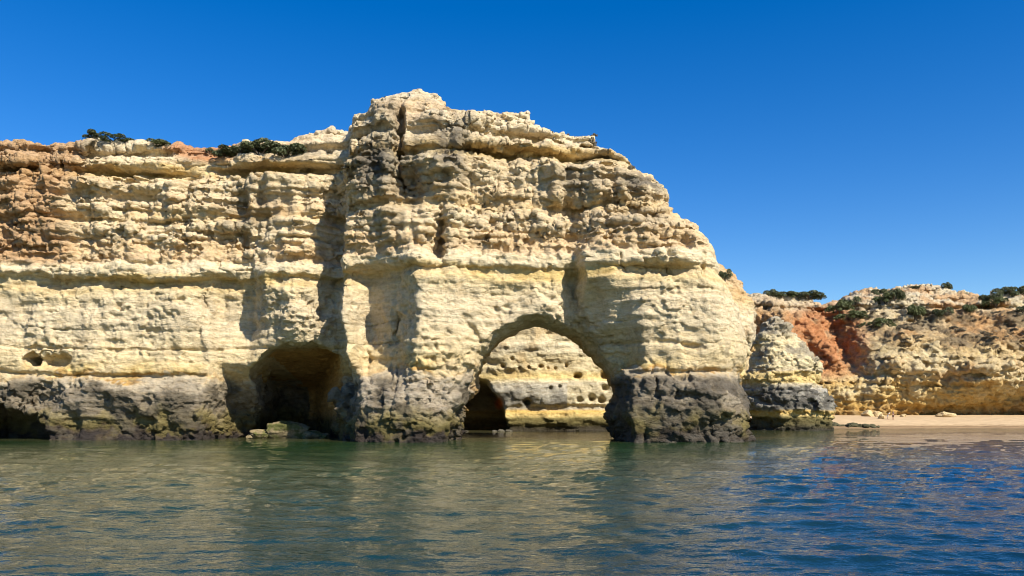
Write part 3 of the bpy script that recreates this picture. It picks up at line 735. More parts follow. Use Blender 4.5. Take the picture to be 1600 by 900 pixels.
def far_fn(pre, X, Z, s):
    if s is None:
        rows = [420, 450, 470, 500, 540, 580, 600, 625, 645, 665]
        T = {1100: [197, 190, 187, 183, 179, 175, 173, 172, 171, 170], 1190: [196, 187, 184, 181, 177, 174, 172, 171, 170, 169], 1228: [196, 186, 181, 176, 173.5, 171, 169.5, 169, 168, 167], 1262: [196, 187, 183, 179, 175.5, 171.5, 169.6, 169, 168, 167], 1300: [197, 189, 186, 182, 178, 173, 169.6, 169, 168, 167],
             1332: [199, 194, 190, 186, 182, 175, 170, 168.8, 168, 167], 1352: [199, 194, 189, 182, 174, 169.5, 168.4, 168.6, 168.2, 168], 1400: [198, 190, 187, 181, 172, 165.5, 166.6, 170, 171, 171], 1440: [198, 187, 184, 180, 171, 165, 166, 170.4, 171.6, 171.6], 1480: [198, 186, 184, 179, 171, 165, 165.4, 169.6, 171.6, 171.6],
             1520: [198, 190, 185, 179, 170, 164.6, 165.4, 169.8, 171.8, 172], 1580: [198, 192, 186, 178, 169.5, 164, 165, 169.8, 171.6, 172], 1650: [198, 192, 186, 178, 170.5, 166.2, 166.4, 168.6, 170, 170.4], 1800: [198, 192, 186, 178, 170.5, 166.2, 166.4, 168.6, 170, 170.4]}
        Y0 = 174.0
        gx = [(p - 800) * Y0 / F_PX for p in T]
        gz = [CAM_H + (HORIZON - r) * Y0 / F_PX for r in rows][::-1]
        Xw = X + 1.2 * n2(X, Z, .12, 61); Zw = Z + .8 * n2(X, Z, .1, 62)
        F = grid_interp(Xw, Zw, gx, gz, np.array([v[::-1] for v in T.values()]))
        zc = Z + .5 * n2(X, Z, .06, 63)
        prof = [(-2, .2), (2.6, .0), (4.6, .0), (5.0, .5), (8.2, .4), (8.5, -.4), (9.0, -.4), (9.4, .7), (10.4, .5), (10.8, -.4), (11.4, .5), (13.5, .4), (13.9, -.5), (14.4, .5), (17, .3), (19, 0), (24, 0), (26.5, .3), (26.9, -.9), (27.6, -.8), (28, 1.0), (29.4, .8), (29.7, -.4), (30.3, .6), (33, .6)]
        red = np.exp(-(((800 + X * F_PX / Y0 - 1285) / 55) ** 2 + ((HORIZON - (Z - CAM_H) * F_PX / Y0 - 525) / 55) ** 2) ** 2)
        F -= np.interp(zc, [p[0] for p in prof], [p[1] for p in prof]) * np.clip(1.1 + .9 * n2(X, Z, .1, 64), .1, 2.2) * (1 - .8 * red)
        # runnels in the red slope
        F += red * 2.4 * n2(X + .35 * Z, Z, (.3, .3, .05), 65)
        F += (.55 * blocks(X, Z + .4 * n2(X, Z, .06, 69), 1.3, 3.2, 74) + .3 * blocks(X, Z, .6, 1.5, 75)) * np.interp(Z, [0, 6, 9, 16, 20, 25, 27], [.3, .5, 1.1, 1.1, .7, .7, 1.2]) * (1 - .6 * red)
        # buttresses of the lower wall
        F += (1 - red) * 1.5 * n2(X + .3 * Z, Z, (.16, .16, .07), 66) * np.interp(Z, [2, 5, 12, 20], [.2, .7, 1, 1])
        ol = [(1050, 460, 186), (1165, 456, 186), (1186, 453, 186), (1215, 452, 186), (1240, 455, 186), (1262, 456, 186), (1290, 459, 186), (1302, 472, 188), (1312, 478, 194), (1328, 468, 196), (1345, 455, 196), (1372, 452, 196), (1398, 455, 193), (1425, 443, 190), (1450, 430, 190), (1480, 425, 190), (1498, 434, 190), (1514, 450, 190), (1530, 466, 195), (1550, 462, 198), (1580, 458, 198), (1620, 452, 198), (1700, 450, 198), (1850, 450, 198)]
        poly = [at(*p) for p in ol] + [(200, -9), (20, -9)]
        od = poly_dist(X + .4 * n2(X, Z, .3, 67), Z + .4 * n2(X, Z, .3, 68), poly)
        R = 4.0; t = np.clip(od / R, 0, 1)
        F += R * (1 - np.sqrt(1 - (1 - t) ** 2))
        return F, od
    y, n = s
    F, od = pre
    zz = np.clip(Z / 10, .4, 1.25)
    return np.minimum(y - F + n * 1.0 * zz, od + .5 * n)

def far_colour(P):
    Y0 = 174.0
    z = P[:, 2] + .5 * vnoise(P, .08, 1) + .2 * vnoise(P, .5, 2)
    px = 800 + P[:, 0] * F_PX / P[:, 1]; py = HORIZON - (P[:, 2] - CAM_H) * F_PX / P[:, 1]
    c = lerp_bands(z, [(-1, (.30, .20, .08)), (2.6, (.34, .22, .08)), (3.2, (.46, .28, .09)), (4.5, (.52, .33, .10)), (5.5, (.60, .42, .16)), (8, (.62, .46, .2)), (9, (.58, .38, .13)), (10.2, (.64, .50, .27)), (13, (.62, .49, .28)), (15, (.62, .47, .24)), (17, (.55, .40, .20)), (20, (.48, .35, .19)), (24, (.50, .37, .21)), (26, (.58, .46, .28)), (28, (.62, .52, .35)), (33, (.64, .55, .38))])
    a = fbm(P, .12, 4, 3); b = fbm(P, .35, 4, 6)
    c = blend(c, sstep(a, .05, .5) * .6 * sstep(z, 9, 11), (.52, .27, .10))
    c = blend(c, sstep(-a, .15, .6) * .6 * sstep(z, 5, 7), CREAM)
    red = np.exp(-(((px - 1288) / 70) ** 2 + ((py - 528) / 60) ** 2) ** 3)
    c = blend(c, red * .95, (.49, .215, .09))
    c = blend(c, red * sstep(b, .1, .5) * .6, (.56, .34, .17))
    pale = np.exp(-(((px - 1240) / 62) ** 2 + ((py - 468) / 17) ** 2) ** 3)
    c = blend(c, pale * .7, (.58, .47, .31))
    scr = sstep(z, 15.5, 18) * (1 - sstep(z, 25, 27)) * sstep(px + 20 * a, 1335, 1365)
    c = blend(c, scr * sstep(b, -.15, .35) * .75, (.16, .12, .07))
    c = blend(c, sstep(b, .25, .6) * .35, (.24, .19, .12))
    return c

V, Q = volume(np.arange(38, 142, .28, dtype=np.float32), np.arange(160, 206, .34, dtype=np.float32), np.arange(-1.2, 35, .25, dtype=np.float32), far_fn)
far = finish('far_cliff', V, Q, .6, .12, far_colour, ROCK_FAR, ymax=205)
tag(far, 'ochre and red earth cliffs topped with scrub behind the small beach', 'cliff', kind='structure')

# ---------------------------------------------------------------- beach
m_sand, nt, b = mat_new('sand')
ge = nt.nodes.new('ShaderNodeNewGeometry')
n1 = noise_node(nt, ge.outputs['Position'], .5, 6, .65, (1, 2.5, 1))
r = ramp(nt, n1.outputs['Fac'], [(.3, (.38, .265, .14)), (.6, (.49, .35, .19)), (.8, (.55, .41, .23))])
sep = nt.nodes.new('ShaderNodeSeparateXYZ'); nt.links.new(ge.outputs['Position'], sep.inputs[0])
n5 = noise_node(nt, ge.outputs['Position'], .35, 5, .7, (1, 1, 1))
ma = nt.nodes.new('ShaderNodeMath'); ma.operation = 'MULTIPLY_ADD'; nt.links.new(n5.outputs['Fac'], ma.inputs[0]); ma.inputs[1].default_value = .55; nt.links.new(sep.outputs['Z'], ma.inputs[2])
wr = ramp(nt, ma.outputs[0], [(.30, (.40, .36, .30)), (.60, (.62, .56, .47)), (.72, (.26, .21, .15)), (.80, (.9, .88, .84)), (.93, (.6, .55, .48)), (1.0, (1, 1, 1))])
nt.links.new(mixc(nt, 'MULTIPLY', 1.0, r.outputs[0], wr.outputs[0]), b.inputs['Base Color'])
b.inputs['Roughness'].default_value = .9
bp = nt.nodes.new('ShaderNodeBump'); bp.inputs['Distance'].default_value = .12; nt.links.new(n1.outputs['Fac'], bp.inputs['Height']); nt.links.new(bp.outputs[0], b.inputs['Normal'])

def sheet(name, xs, ys, zfn, mat, **kw):
    X, Y = np.meshgrid(xs, ys, indexing='ij')
    Zz = zfn(X, Y)
    V = np.stack([X.ravel(), Y.ravel(), Zz.ravel()], 1)
    nx, ny = len(xs), len(ys)
    i = np.arange(nx - 1)[:, None] * ny + np.arange(ny - 1)[None]
    Q = np.stack([i, i + ny, i + ny + 1, i + 1], -1).reshape(-1, 4)
    return mesh_np(name, V, Q, mat, **kw)

def beach_z(X, Y):
    shore = 146.5 + 1.2 * np.sin(X * .09) + .6 * np.sin(X * .23 + 1) + np.clip(62 - X, 0, 30) * .30
    P = np.stack([X.ravel(), Y.ravel(), np.zeros(X.size)], 1).astype(np.float32)
    n = fbm(P, .25, 4, 2).reshape(X.shape)
    t = Y - shore
    return np.where(t < 0, t * .10, 2.7 * (1 - np.exp(-t / 9.5))) + .06 * n - .02
beach = sheet('beach', np.arange(48, 152, .5), np.arange(140, 176, .35), beach_z, m_sand)
tag(beach, kind='structure')

# ---------------------------------------------------------------- sea
m_sea, nt, b = mat_new('sea_water')
ge = nt.nodes.new('ShaderNodeNewGeometry')
P_ = ge.outputs['Position']
at_ = nt.nodes.new('ShaderNodeAttribute'); at_.attribute_name = 'rock_colour'
nt.links.new(at_.outputs['Color'], b.inputs['Base Color'])
b.inputs['Roughness'].default_value = .015
b.inputs['IOR'].default_value = 1.333
b.inputs['Specular IOR Level'].default_value = .5
w1 = noise_node(nt, P_, 2.6, 4, .6, (.8, 1.25, 1))
w2 = noise_node(nt, P_, 8.0, 3, .55, (.85, 1.2, 1))
add = nt.nodes.new('ShaderNodeMath'); add.operation = 'MULTIPLY_ADD'
nt.links.new(w2.outputs['Fac'], add.inputs[0]); add.inputs[1].default_value = .08
nt.links.new(w1.outputs['Fac'], add.inputs[2])
bp = nt.nodes.new('ShaderNodeBump'); bp.inputs['Strength'].default_value = 1.0; bp.inputs['Distance'].default_value = .06
nt.links.new(add.outputs[0], bp.inputs['Height']); nt.links.new(bp.outputs[0], b.inputs['Normal'])

def build_sea():
    # rows denser towards the swimmer's-eye range, columns widen with distance out
    near = np.concatenate([np.linspace(-60, 8, 16)[:-1], 1 / np.linspace(1 / 8., 1 / 150., 470)])
    ys = np.concatenate([near, np.array([156, 164, 175, 190, 220, 300, 500, 1000, 2500, 6000])])
    nu = 540
    u = np.linspace(-1, 1, nu)
    half = np.clip(.95 * np.abs(ys) + 14, 14, None)
    X = u[None] * half[:, None]; Y = np.repeat(ys[:, None], nu, 1)
    dy = np.gradient(ys)[:, None]; dx = (half * 2 / nu)[:, None]
    sp = np.maximum(dy * .6, dx)
    rng = np.random.default_rng(12)
    Zz = np.zeros_like(X)
    P = np.stack([X.ravel(), Y.ravel(), np.zeros(X.size)], 1).astype(np.float32)
    warp = (fbm(P, .08, 2, 3).reshape(X.shape)) * 1.6
    gust = np.clip(1 + .7 * fbm(P, (.035, .07, 1), 3, 5).reshape(X.shape), .35, 1.8)
    for k in range(84):
        lam = .26 * (4.6 / .26) ** rng.random()
        th = math.radians(72) + rng.normal() * .5           # waves run in from the right foreground
        a = .0068 * lam ** .74 * rng.uniform(.5, 1.3)
        a *= 1.08 if lam < 1.0 else .68
        kx, ky = math.cos(th) * 2 * math.pi / lam, math.sin(th) * 2 * math.pi / lam
        ph = kx * (X + warp) + ky * (Y - warp * .7) + rng.uniform(0, 6.28)
        s = np.sin(ph); att = np.clip((lam / sp - 2.2) / 3, 0, 1)
        Zz += a * (s + .25 * np.cos(2 * ph)) * att * (gust if lam < 3 else 1)
    calm = np.interp(Y, [0, 70, 130, 160], [1, .95, .5, .2])
    Zz *= calm
    V = np.stack([X.ravel(), Y.ravel(), Zz.ravel()], 1)
    ny, nx = X.shape
    i = np.arange(ny - 1)[:, None] * nx + np.arange(nx - 1)[None]
    Q = np.stack([i, i + 1, i + nx + 1, i + nx], -1).reshape(-1, 4)
    # body colour: pale sandy shallows near the rock and beach, deep blue offshore
    n = fbm(P, (.05, .09, 1), 4, 7)
    shore = np.interp(V[:, 0], [-60, -20, 24, 34, 46, 60, 150], [84, 82, 82, 100, 128, 146, 147])
    dist = shore - V[:, 1]
    sh = sstep(-dist + 6 * n, np.interp(V[:, 0], [-10, 20, 45], [-150, -60, -34]), 2)
    deep = np.array([.001, .017, .042]); green = np.array([.017, .044, .013]); sandy = np.array([.09, .078, .034])
    c = deep[None] * (1 - sh[:, None]) + green[None] * sh[:, None]
    c = blend(c, sstep(-dist + 2 * n, -5, 1) * .55 + sstep(V[:, 1], 84, 92) * (np.abs(V[:, 0]) < 30) * .35, sandy)
    c = blend(c, sstep(n, .15, .5) * .5 * (1 - sh), (.002, .028, .028))
    return mesh_np('sea', V, Q, m_sea, None, c)
sea = build_sea()
tag(sea, kind='structure')

# ---------------------------------------------------------------- finding the ground under a thing
bpy.context.view_layer.update()
DG = bpy.context.evaluated_depsgraph_get()
def sight(px, py):
    d = Vector(((px - 800) / F_PX, 1.0, (HORIZON - py) / F_PX)).normalized()
    ok, loc, nrm, _, ob, _ = scene.ray_cast(DG, Vector((0, 0, CAM_H)), d)
    return (loc, nrm, ob) if ok else (None, None, None)
def drop(x, y, z=60):
    ok, loc, nrm, _, ob, _ = scene.ray_cast(DG, Vector((x, y, z)), Vector((0, 0, -1)))
    return loc if ok else None

# ---------------------------------------------------------------- boulders
def boulder_mesh(name, seed, mat, flat=.6, sub=4):
    import bmesh
    bm = bmesh.new(); bmesh.ops.create_icosphere(bm, subdivisions=sub, radius=1)
    bm.verts.ensure_lookup_table()
    V = np.array([v.co for v in bm.verts], np.float32)
    rng = np.random.default_rng(seed)
    for k in range(16):                       # broken faces
        n = rng.normal(size=3); n /= np.linalg.norm(n); d = rng.uniform(.5, .8)
        s = V @ n; V -= np.clip(s - d, 0, None)[:, None] * n[None].astype(np.float32) * .85
    V += V * (.16 * fbm(V + seed, 1.3, 3, 2) + .10 * ridged(V + seed, 2.5, 3, 4))[:, None]
    V[:, 2] *= flat
    for v, c in zip(bm.verts, V): v.co = c
    me = bpy.data.meshes.new(name); bm.to_mesh(me); bm.free(); me.materials.append(mat)
    return me
M_SANDST = simple_rock('sandstone', (.42, .30, .14), (.60, .46, .25))
M_ALGAE = simple_rock('algae_rock', (.12, .095, .05), (.30, .235, .125), (.10, .10, .03))
M_WET = simple_rock('weedy_rock', (.035, .035, .018), (.11, .10, .05))
M_PALE = simple_rock('pale_rock', (.05, .045, .03), (.13, .115, .085))
M_ORANGE = simple_rock('orange_rock', (.50, .16, .05), (.66, .27, .10))

def boulder(name, loc, size, rz, seed, mat, label, group=None, flat=.7, cat='rock'):
    o = bpy.data.objects.new(name, boulder_mesh(name, seed, mat, flat))
    o.location = loc; o.scale = size; o.rotation_euler = (0, 0, rz)
    COL.objects.link(o)
    return tag(o, label, cat, group)

# rocks in the cave mouth
def px_at(px, Y): return (px - 800) * Y / F_PX
CY = 91.0
boulder('boulder', (px_at(447, CY), CY, .55), (3.1, 1.8, 2.2), .2, 5, M_ALGAE, 'largest pale boulder in the cave mouth, green with algae', flat=.75)
boulder('boulder', (px_at(410, CY - .4), CY - .4, .3), (1.7, 1.2, 1.4), 0.8, 8, M_ALGAE, 'olive-brown boulder beside the cave\'s left jamb')
boulder('boulder', (px_at(392, CY - 1), CY - 1, .15), (.8, .7, .7), 1.4, 11, M_ALGAE, 'smallest olive-brown stone against the cave\'s left jamb')
boulder('boulder', (px_at(487, CY), CY, .25), (1.6, 1.1, 1.2), .3, 14, M_ALGAE, 'low mossy rock beside the largest cave boulder')
boulder('boulder', (px_at(506, CY + .6), CY + .6, .1), (1.2, .9, .55), 2.0, 17, M_ALGAE, 'flat algae-covered slab near the cave\'s right jamb')
# stones at the foot of the cove cliff
for i, (px, s, sd) in enumerate(((772, .6, 21), (784, .9, 22), (794, .8, 23), (727, .7, 24))):
    boulder('stone', (px_at(px, 125.6), 125.6, -.05), (s, s * .8, s * .6), i * 1.3, sd, M_PALE, 'small dark stone in the water below the rock wall behind the arch', 'stones at the foot of the cove wall')
# beach boulders
def bz(x, y): return float(beach_z(np.array([[x]]), np.array([[y]]))[0, 0])
for (px, Y, sz, sd, lab) in ((1357, 163, (1.7, 1.2, 1.5), 31, 'long low sandstone boulder below the red slope on the beach'),
                             (1371, 162.5, (1.3, 1.0, 1.35), 32, 'rounded sandstone boulder touching the long low one'),
                             (1377, 157, (.7, .6, 1.0), 33, 'small upright tan stone beside the person in white'),
                             (1411, 163, (.75, .6, .6), 34, 'small low stone lying alone between people and blocky boulder'),
                             (1475, 163, (2.0, 1.3, 1.35), 35, 'blocky pale yellow boulder alone at the cliff foot')):
    x = px_at(px, Y)
    boulder('boulder', (x, Y, bz(x, Y) + sz[2] * .22), sz, sd * .7, sd, M_SANDST, lab, flat=.75)
for i, (px, Y, s) in enumerate(((1303, 149.5, 1.5), (1312, 149, .8), (1325, 148.2, 1.1), (1334, 148, 1.2), (1343, 147.6, .9), (1353, 147.4, 1.0), (1362, 147.2, .8), (1318, 148.8, .7), (1372, 147, .5))):
    boulder('weedy_rock', (px_at(px, Y), Y, .32), (s * 1.2, s * .9, s * 1.1), i * .9, 40 + i, M_WET, 'dark weed-covered rock at the water\'s edge between stack and beach', 'weedy rocks along the shore', flat=.6)

# ---------------------------------------------------------------- shrubs
def leaf_material(name, c0, c1):
    m, nt, b = mat_new(name)
    ge = nt.nodes.new('ShaderNodeNewGeometry')
    n = noise_node(nt, ge.outputs['Position'], 1.7, 4, .7)
    r = ramp(nt, n.outputs['Fac'], [(.3, c0), (.7, c1)])
    nt.links.new(r.outputs[0], b.inputs['Base Color'])
    b.inputs['Roughness'].default_value = .6; b.inputs['Specular IOR Level'].default_value = .3
    return m
LEAF = leaf_material('evergreen_leaf', (.034, .046, .018), (.13, .14, .06))
LEAF2 = leaf_material('green_leaf', (.045, .062, .018), (.12, .13, .045))
DRY = leaf_material('dry_scrub_leaf', (.075, .062, .040), (.20, .165, .10))
STEM, nt_, b_ = mat_new('woody_stem'); b_.inputs['Base Color'].default_value = (.10, .075, .05, 1); b_.inputs['Roughness'].default_value = .9

def foliage_mesh(name, mat, seed, n, leaf, wide=1.0):
    """unit shrub about 2 wide and 1 tall made of leaf faces on several clumps."""
    rng = np.random.default_rng(seed)
    k = 13
    cs = np.stack([rng.uniform(-.7, .7, k) * wide, rng.uniform(-.6, .6, k), rng.uniform(.12, .6, k)], 1)
    rs = rng.uniform(.16, .38, k)
    cs[:, 2] = np.clip(cs[:, 2] * (1.15 - np.abs(cs[:, 0]) * .7), .1, .7)
    w = rs ** 2 / (rs ** 2).sum()
    idx = rng.choice(k, n, p=w)
    d = rng.normal(size=(n, 3)); d /= np.linalg.norm(d, axis=1, keepdims=True); d[:, 2] = np.where(d[:, 2] < -.3, -d[:, 2], d[:, 2])
    r = rs[idx] * rng.uniform(.55, 1.12, n) ** .6
    c = cs[idx] + d * r[:, None]
    c[:, 2] = np.abs(c[:, 2])
    t = rng.normal(size=(n, 3)); t /= np.linalg.norm(t, axis=1, keepdims=True)
    nn = d + .9 * rng.normal(size=(n, 3)); b = np.cross(nn, t); b /= np.linalg.norm(b, axis=1, keepdims=True) + 1e-9
    L = leaf * rng.uniform(.6, 1.3, n)[:, None]
    V = np.stack([c - t * L, c + b * L * .5, c + t * L, c - b * L * .5], 1).reshape(-1, 3)
    Q = np.arange(4 * n).reshape(-1, 4)
    o = mesh_np(name, V, Q, mat, smooth=False)
    me = o.data; bpy.data.objects.remove(o)
    return me
def stem_mesh(seed):
    rng = np.random.default_rng(seed); Vs = []; Qs = []
    for k in range(5):
        a = rng.uniform(0, 6.28); tip = np.array([math.cos(a) * .5, math.sin(a) * .4, rng.uniform(.35, .6)])
        pts = [np.array([0, 0, -.15]), tip * .45 + np.array([0, 0, .05]), tip]
        b0 = len(Vs)
        for p, r in zip(pts, (.06, .04, .015)):
            for s in range(5):
                Vs.append(p + r * np.array([math.cos(s * 1.2566), math.sin(s * 1.2566), 0]))
        for l in range(2):
            for s in range(5):
                Qs.append([b0 + l * 5 + s, b0 + l * 5 + (s + 1) % 5, b0 + l * 5 + 5 + (s + 1) % 5, b0 + l * 5 + 5 + s])
    o = mesh_np('stem', np.array(Vs), np.array(Qs), STEM)
    me = o.data; bpy.data.objects.remove(o); return me
BUSH = [foliage_mesh('foliage', LEAF, 300 + i, 3400, .062) for i in range(3)]
BUSHG = [foliage_mesh('foliage', LEAF2, 310 + i, 3000, .062) for i in range(2)]
SCRUB = [foliage_mesh('foliage', DRY, 320 + i, 900, .085) for i in range(3)]
STEMS = [stem_mesh(i) for i in range(2)]
_k = [0]
def shrub(loc, w, h, meshes, label, group=None, name='shrub', cat='shrub', sink=.12):
    i = _k[0]; _k[0] += 1
    r = empty(name, (loc[0], loc[1], loc[2] - sink * h), i * 2.4 % .8 - .4)
    r.scale = (w / 2, w / 2.4, h)
    for nm, me in (('foliage', meshes[i % len(meshes)]), ('stem', STEMS[i % 2])):
        o = bpy.data.objects.new(nm, me); COL.objects.link(o); o.parent = r
    return tag(r, label, cat, group)

def crest(px, Y):
    l = drop(px_at(px, Y), Y)
    return l
# headland crest: (px, Y, width, height, meshes, label)
for px, Y, w, h, ms, lab in ((145, 90.0, 2.8, .95, BUSH, 'dark green shrub on the red cliff top, leftmost of the row'),
                             (180, 90.2, 4.2, .9, BUSHG, 'low spreading green shrub next to the red crest of the cliff'),
                             (253, 90.2, 3.2, .8, BUSHG, 'small pale green shrub alone on the red crest'),
                             (346, 89.0, 3.6, 1.1, BUSH, 'dark shrub at the red end of the big bush clump'),
                             (374, 89.2, 5.0, 1.45, BUSH, 'tall dark shrub within the big bush clump on the crest'),
                             (408, 88.9, 5.8, 1.7, BUSH, 'widest dark shrub in the middle of the big bush clump'),
                             (445, 88.4, 5.2, 1.5, BUSH, 'dark shrub at the pale-rock end of the big bush clump')):
    l = crest(px, Y)
    if l: shrub(l, w, h, ms, lab, 'shrubs on the headland crest')
for px, Y in ((600, 85.5), (470, 88.5), (515, 88), (735, 86), (845, 87), (868, 87), (885, 87), (902, 87), (928, 86.6), (760, 86.5)):
    l = crest(px, Y)
    if l: shrub(l, .95, .45, SCRUB, 'small dry tuft on the pale rocky crest of the headland', 'dry tufts on the headland crest', 'dry_tuft', 'tuft')
for px, py, w, h, ms, lab in ((327, 236, 1.2, .7, BUSH, 'small shrub growing on the cliff face below the big bush clump'),
                              (922, 226, 1.6, 1.1, SCRUB, 'grey dry bush on the ledge near the crest\'s seaward step'),
                              (1057, 352, 1.0, .8, SCRUB, 'small grey bush on the steep seaward slope'),
                              (985, 262, 1.0, .6, SCRUB, 'low dry bush on the grey upper ledge'),
                              (1020, 270, 1.3, .7, SCRUB, 'dark dry bush near the top of the seaward slope'),
                              (950, 236, 1.0, .5, SCRUB, 'flat dry bush below the crest\'s seaward step'),
                              (1133, 432, 2.0, 1.5, BUSH, 'round dark bush on the shoulder behind the white ledge')):
    l, n, o = sight(px, py + 3)
    if l: shrub(l, w, h, ms, lab)

# far cliff shrubs
for px, py, w, h, ms, lab in ((1204, 459, 4, 2.2, BUSH, 'dark bush on the far cliff top just past the headland'), (1222, 456, 4.5, 1.6, BUSH, 'second dark bush along the far cliff top past the headland'),
                              (1240, 456, 5, 1.8, BUSHG, 'wide low bush on the pale top above the red slope'), (1265, 458, 6, 2.0, BUSH, 'long dark bush crowning the red slope'),
                              (1313, 480, 5, 3, BUSHG, 'green bush filling the notch beside the red slope'), (1328, 474, 5, 3.6, BUSH, 'dark bush climbing from the notch'), (1332, 492, 6, 2.4, BUSHG, 'spreading green bush below the notch'),
                              (1368, 456, 4, 2, BUSH, 'dark bush on the crest left of the round knoll'), (1385, 466, 5, 3, BUSHG, 'tall green bush leaning on the pale knoll'), (1398, 460, 4, 2.6, BUSH, 'dark bush against the pale knoll\'s side'), (1372, 505, 6, 2.6, BUSHG, 'big green bush on the slope below the knoll'),
                              (1432, 446, 3, 1, BUSH, 'small bush on the knoll\'s crest'), (1478, 442, 2.6, 1.9, BUSH, 'round dark bush on the very top of the knoll'), (1430, 487, 5, 3.4, BUSHG, 'wide green bush under the pale knoll'), (1473, 487, 4.4, 2.6, BUSH, 'dark bush on the slope under the knoll\'s middle'),
                              (1513, 482, 4.0, 2.4, BUSHG, 'round green bush right below the knoll\'s shoulder'), (1535, 474, 4, 2, BUSHG, 'green bush in the dip beyond the knoll'), (1548, 464, 5, 2.4, BUSH, 'dark bush on the crest past the dip'), (1565, 458, 5.5, 2.8, BUSH, 'tall dark bush crowning the end crest'), (1582, 455, 5, 2.8, BUSH, 'grey-green bush crowning the end crest'), (1556, 470, 5, 2, BUSHG, 'low green bush below the end crest'), (1597, 482, 3, 1.6, BUSH, 'dark bush on the slope at the end crest')):
    l, n, o = sight(px, py + 4)
    k = 0
    while (l is None or o.name != 'far_cliff') and k < 12:
        k += 1; l, n, o = sight(px, py + 4 + 2 * k)
    if l: shrub(l, w * 1.3, h * 1.0, ms, lab, 'shrubs on the far cliffs', sink=.25)
rnd = random.Random(5)
cnt = 0
while cnt < 260:
    px, py = rnd.uniform(1340, 1600), rnd.uniform(478, 556)
    l, n, o = sight(px, py); 
    cnt += 1
    if not l or o.name != 'far_cliff' or n.z < .12 or py > 530 + 20 * math.sin(px * .05): continue
    s = rnd.uniform(.8, 1.7)
    shrub(l, s * 1.5, s * .55, SCRUB, 'small brown dry scrub on the far cliff slope', 'dry scrub on the far slope', 'dry_scrub', 'scrub', .25)

# ---------------------------------------------------------------- people on the beach
def cloth(name, c):
    m, nt, b = mat_new(name); b.inputs['Base Color'].default_value = (*c, 1); b.inputs['Roughness'].default_value = .85
    ge = nt.nodes.new('ShaderNodeTexCoord'); n = noise_node(nt, ge.outputs['Object'], 9, 4, .6)
    bp = nt.nodes.new('ShaderNodeBump'); bp.inputs['Distance'].default_value = .01
    nt.links.new(n.outputs['Fac'], bp.inputs['Height']); nt.links.new(bp.outputs[0], b.inputs['Normal'])
    return m
SKIN = cloth('skin', (.45, .26, .17)); HAIR = cloth('hair', (.03, .02, .015))
def skin_obj(name, pts, edges, radii, mat, parent, root=0, sub=2):
    me = bpy.data.meshes.new(name); me.from_pydata(pts, edges, [])
    o = bpy.data.objects.new(name, me); COL.objects.link(o)
    md = o.modifiers.new('Skin', 'SKIN'); md.use_smooth_shade = True
    if not me.skin_vertices: me.skin_vertices.new()
    for i, r in enumerate(radii):
        me.skin_vertices[0].data[i].radius = (r, r) if not hasattr(r, '__len__') else r
        me.skin_vertices[0].data[i].use_root = (i == root)
    o.modifiers.new('Sub', 'SUBSURF').levels = sub
    o.modifiers['Sub'].render_levels = sub
    bpy.context.view_layer.update()
    ev = o.evaluated_get(bpy.context.evaluated_depsgraph_get())
    m2 = bpy.data.meshes.new_from_object(ev); o.modifiers.clear(); o.data = m2
    m2.materials.clear(); m2.materials.append(mat)
    for p in m2.polygons: p.use_smooth = True
    o.parent = parent
    return o
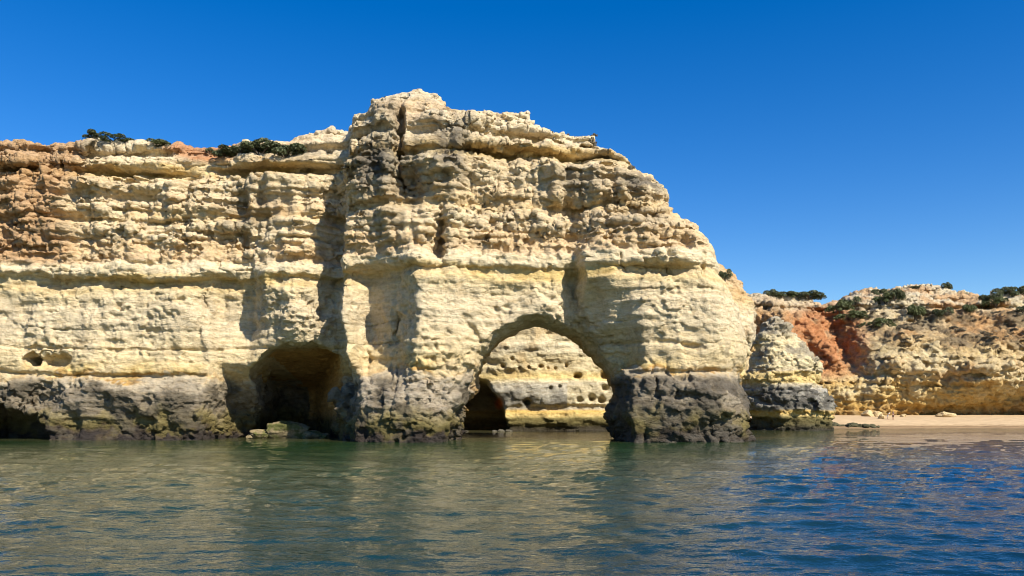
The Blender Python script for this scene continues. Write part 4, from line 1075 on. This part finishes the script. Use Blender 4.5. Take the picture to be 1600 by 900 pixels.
def person(loc, rz, lean, top, bottom, label):
    r = empty('person', loc, rz)
    c, s = math.cos(lean), math.sin(lean)
    def L(x, y, z):                     # lean the upper body forward (towards -y) about the hips
        zz = z - .92
        return (x, y * c - zz * s, .92 + y * s + zz * c) if z > .92 else (x, y, z)
    P = []; E = []; R = []
    def chain(start, items):
        prev = start
        for (p, rad) in items:
            P.append(p); R.append(rad); i = len(P) - 1
            if prev is not None: E.append((prev, i))
            prev = i
        return prev
    chain(None, [(L(0, 0, .93), (.15, .11))])
    chest = chain(0, [(L(0, .01, 1.10), (.135, .10)), (L(0, 0, 1.34), (.155, .105))])
    chain(chest, [(L(0, 0, 1.46), .065), (L(0, -.01, 1.53), .06), (L(0, -.02, 1.61), (.078, .092)), (L(0, -.015, 1.70), (.07, .085))])
    for sx in (-1, 1):
        w = chain(chest, [(L(sx * .17, 0, 1.40), .06), (L(sx * .24, .03, 1.14), .043), (L(sx * .25, -.08, .93), .03), (L(sx * .25, -.11, .87), (.032, .018))])
        for k in range(4):
            chain(w, [(L(sx * .25 + (k - 1.5) * .017, -.13, .83), .0085), (L(sx * .25 + (k - 1.5) * .016, -.135, .785 - .006 * (k in (1, 2))), .0075)])
        chain(w, [(L(sx * .225, -.14, .85), .0095), (L(sx * .215, -.155, .82), .008)])
        chain(0, [(( sx * .095, 0, .86), .095), ((sx * .11, -.03 * sx, .48), .062), ((sx * .12, .03, .09), .042), ((sx * .125, -.05, .04), (.042, .04)), ((sx * .13, -.16, .03), (.04, .025))])
    skin_obj('body', P, E, R, SKIN, r)
    skin_obj('shirt', [L(0, 0, .96), L(0, .01, 1.10), L(0, 0, 1.33), L(-.17, 0, 1.39), L(-.215, .02, 1.22), L(.17, 0, 1.39), L(.215, .02, 1.22), L(0, 0, 1.44)],
             [(0, 1), (1, 2), (2, 3), (3, 4), (2, 5), (5, 6), (2, 7)], [(.165, .125), (.15, .115), (.17, .12), .075, .065, .075, .065, .075], top, r)
    skin_obj('trousers', [L(0, 0, .95), (-.1, 0, .84), (-.112, .02, .5), (.1, 0, .84), (.112, -.02, .5)], [(0, 1), (1, 2), (0, 3), (3, 4)], [(.16, .12), .108, .085, .108, .085], bottom, r)
    skin_obj('hair', [L(0, .03, 1.60), L(0, .02, 1.68), L(0, -.02, 1.735)], [(0, 1), (1, 2)], [.075, (.085, .085), .06], HAIR, r)
    return tag(r, label, 'person', 'people on the beach')
px_, Y_ = 1395.5, 155.5
person((px_at(px_, Y_), Y_, bz(px_at(px_, Y_), Y_) - .01), .5, 0.0, cloth('brown_shirt', (.10, .055, .035)), cloth('dark_shorts', (.05, .03, .025)), 'person in dark brown clothes standing upright on the sand')
px_, Y_ = 1387.0, 155.5
person((px_at(px_, Y_), Y_, bz(px_at(px_, Y_), Y_) - .01), 1.3, .75, cloth('white_shirt', (.72, .70, .66)), cloth('white_trousers', (.66, .63, .58)), 'person in white clothes bending forward beside a small stone')
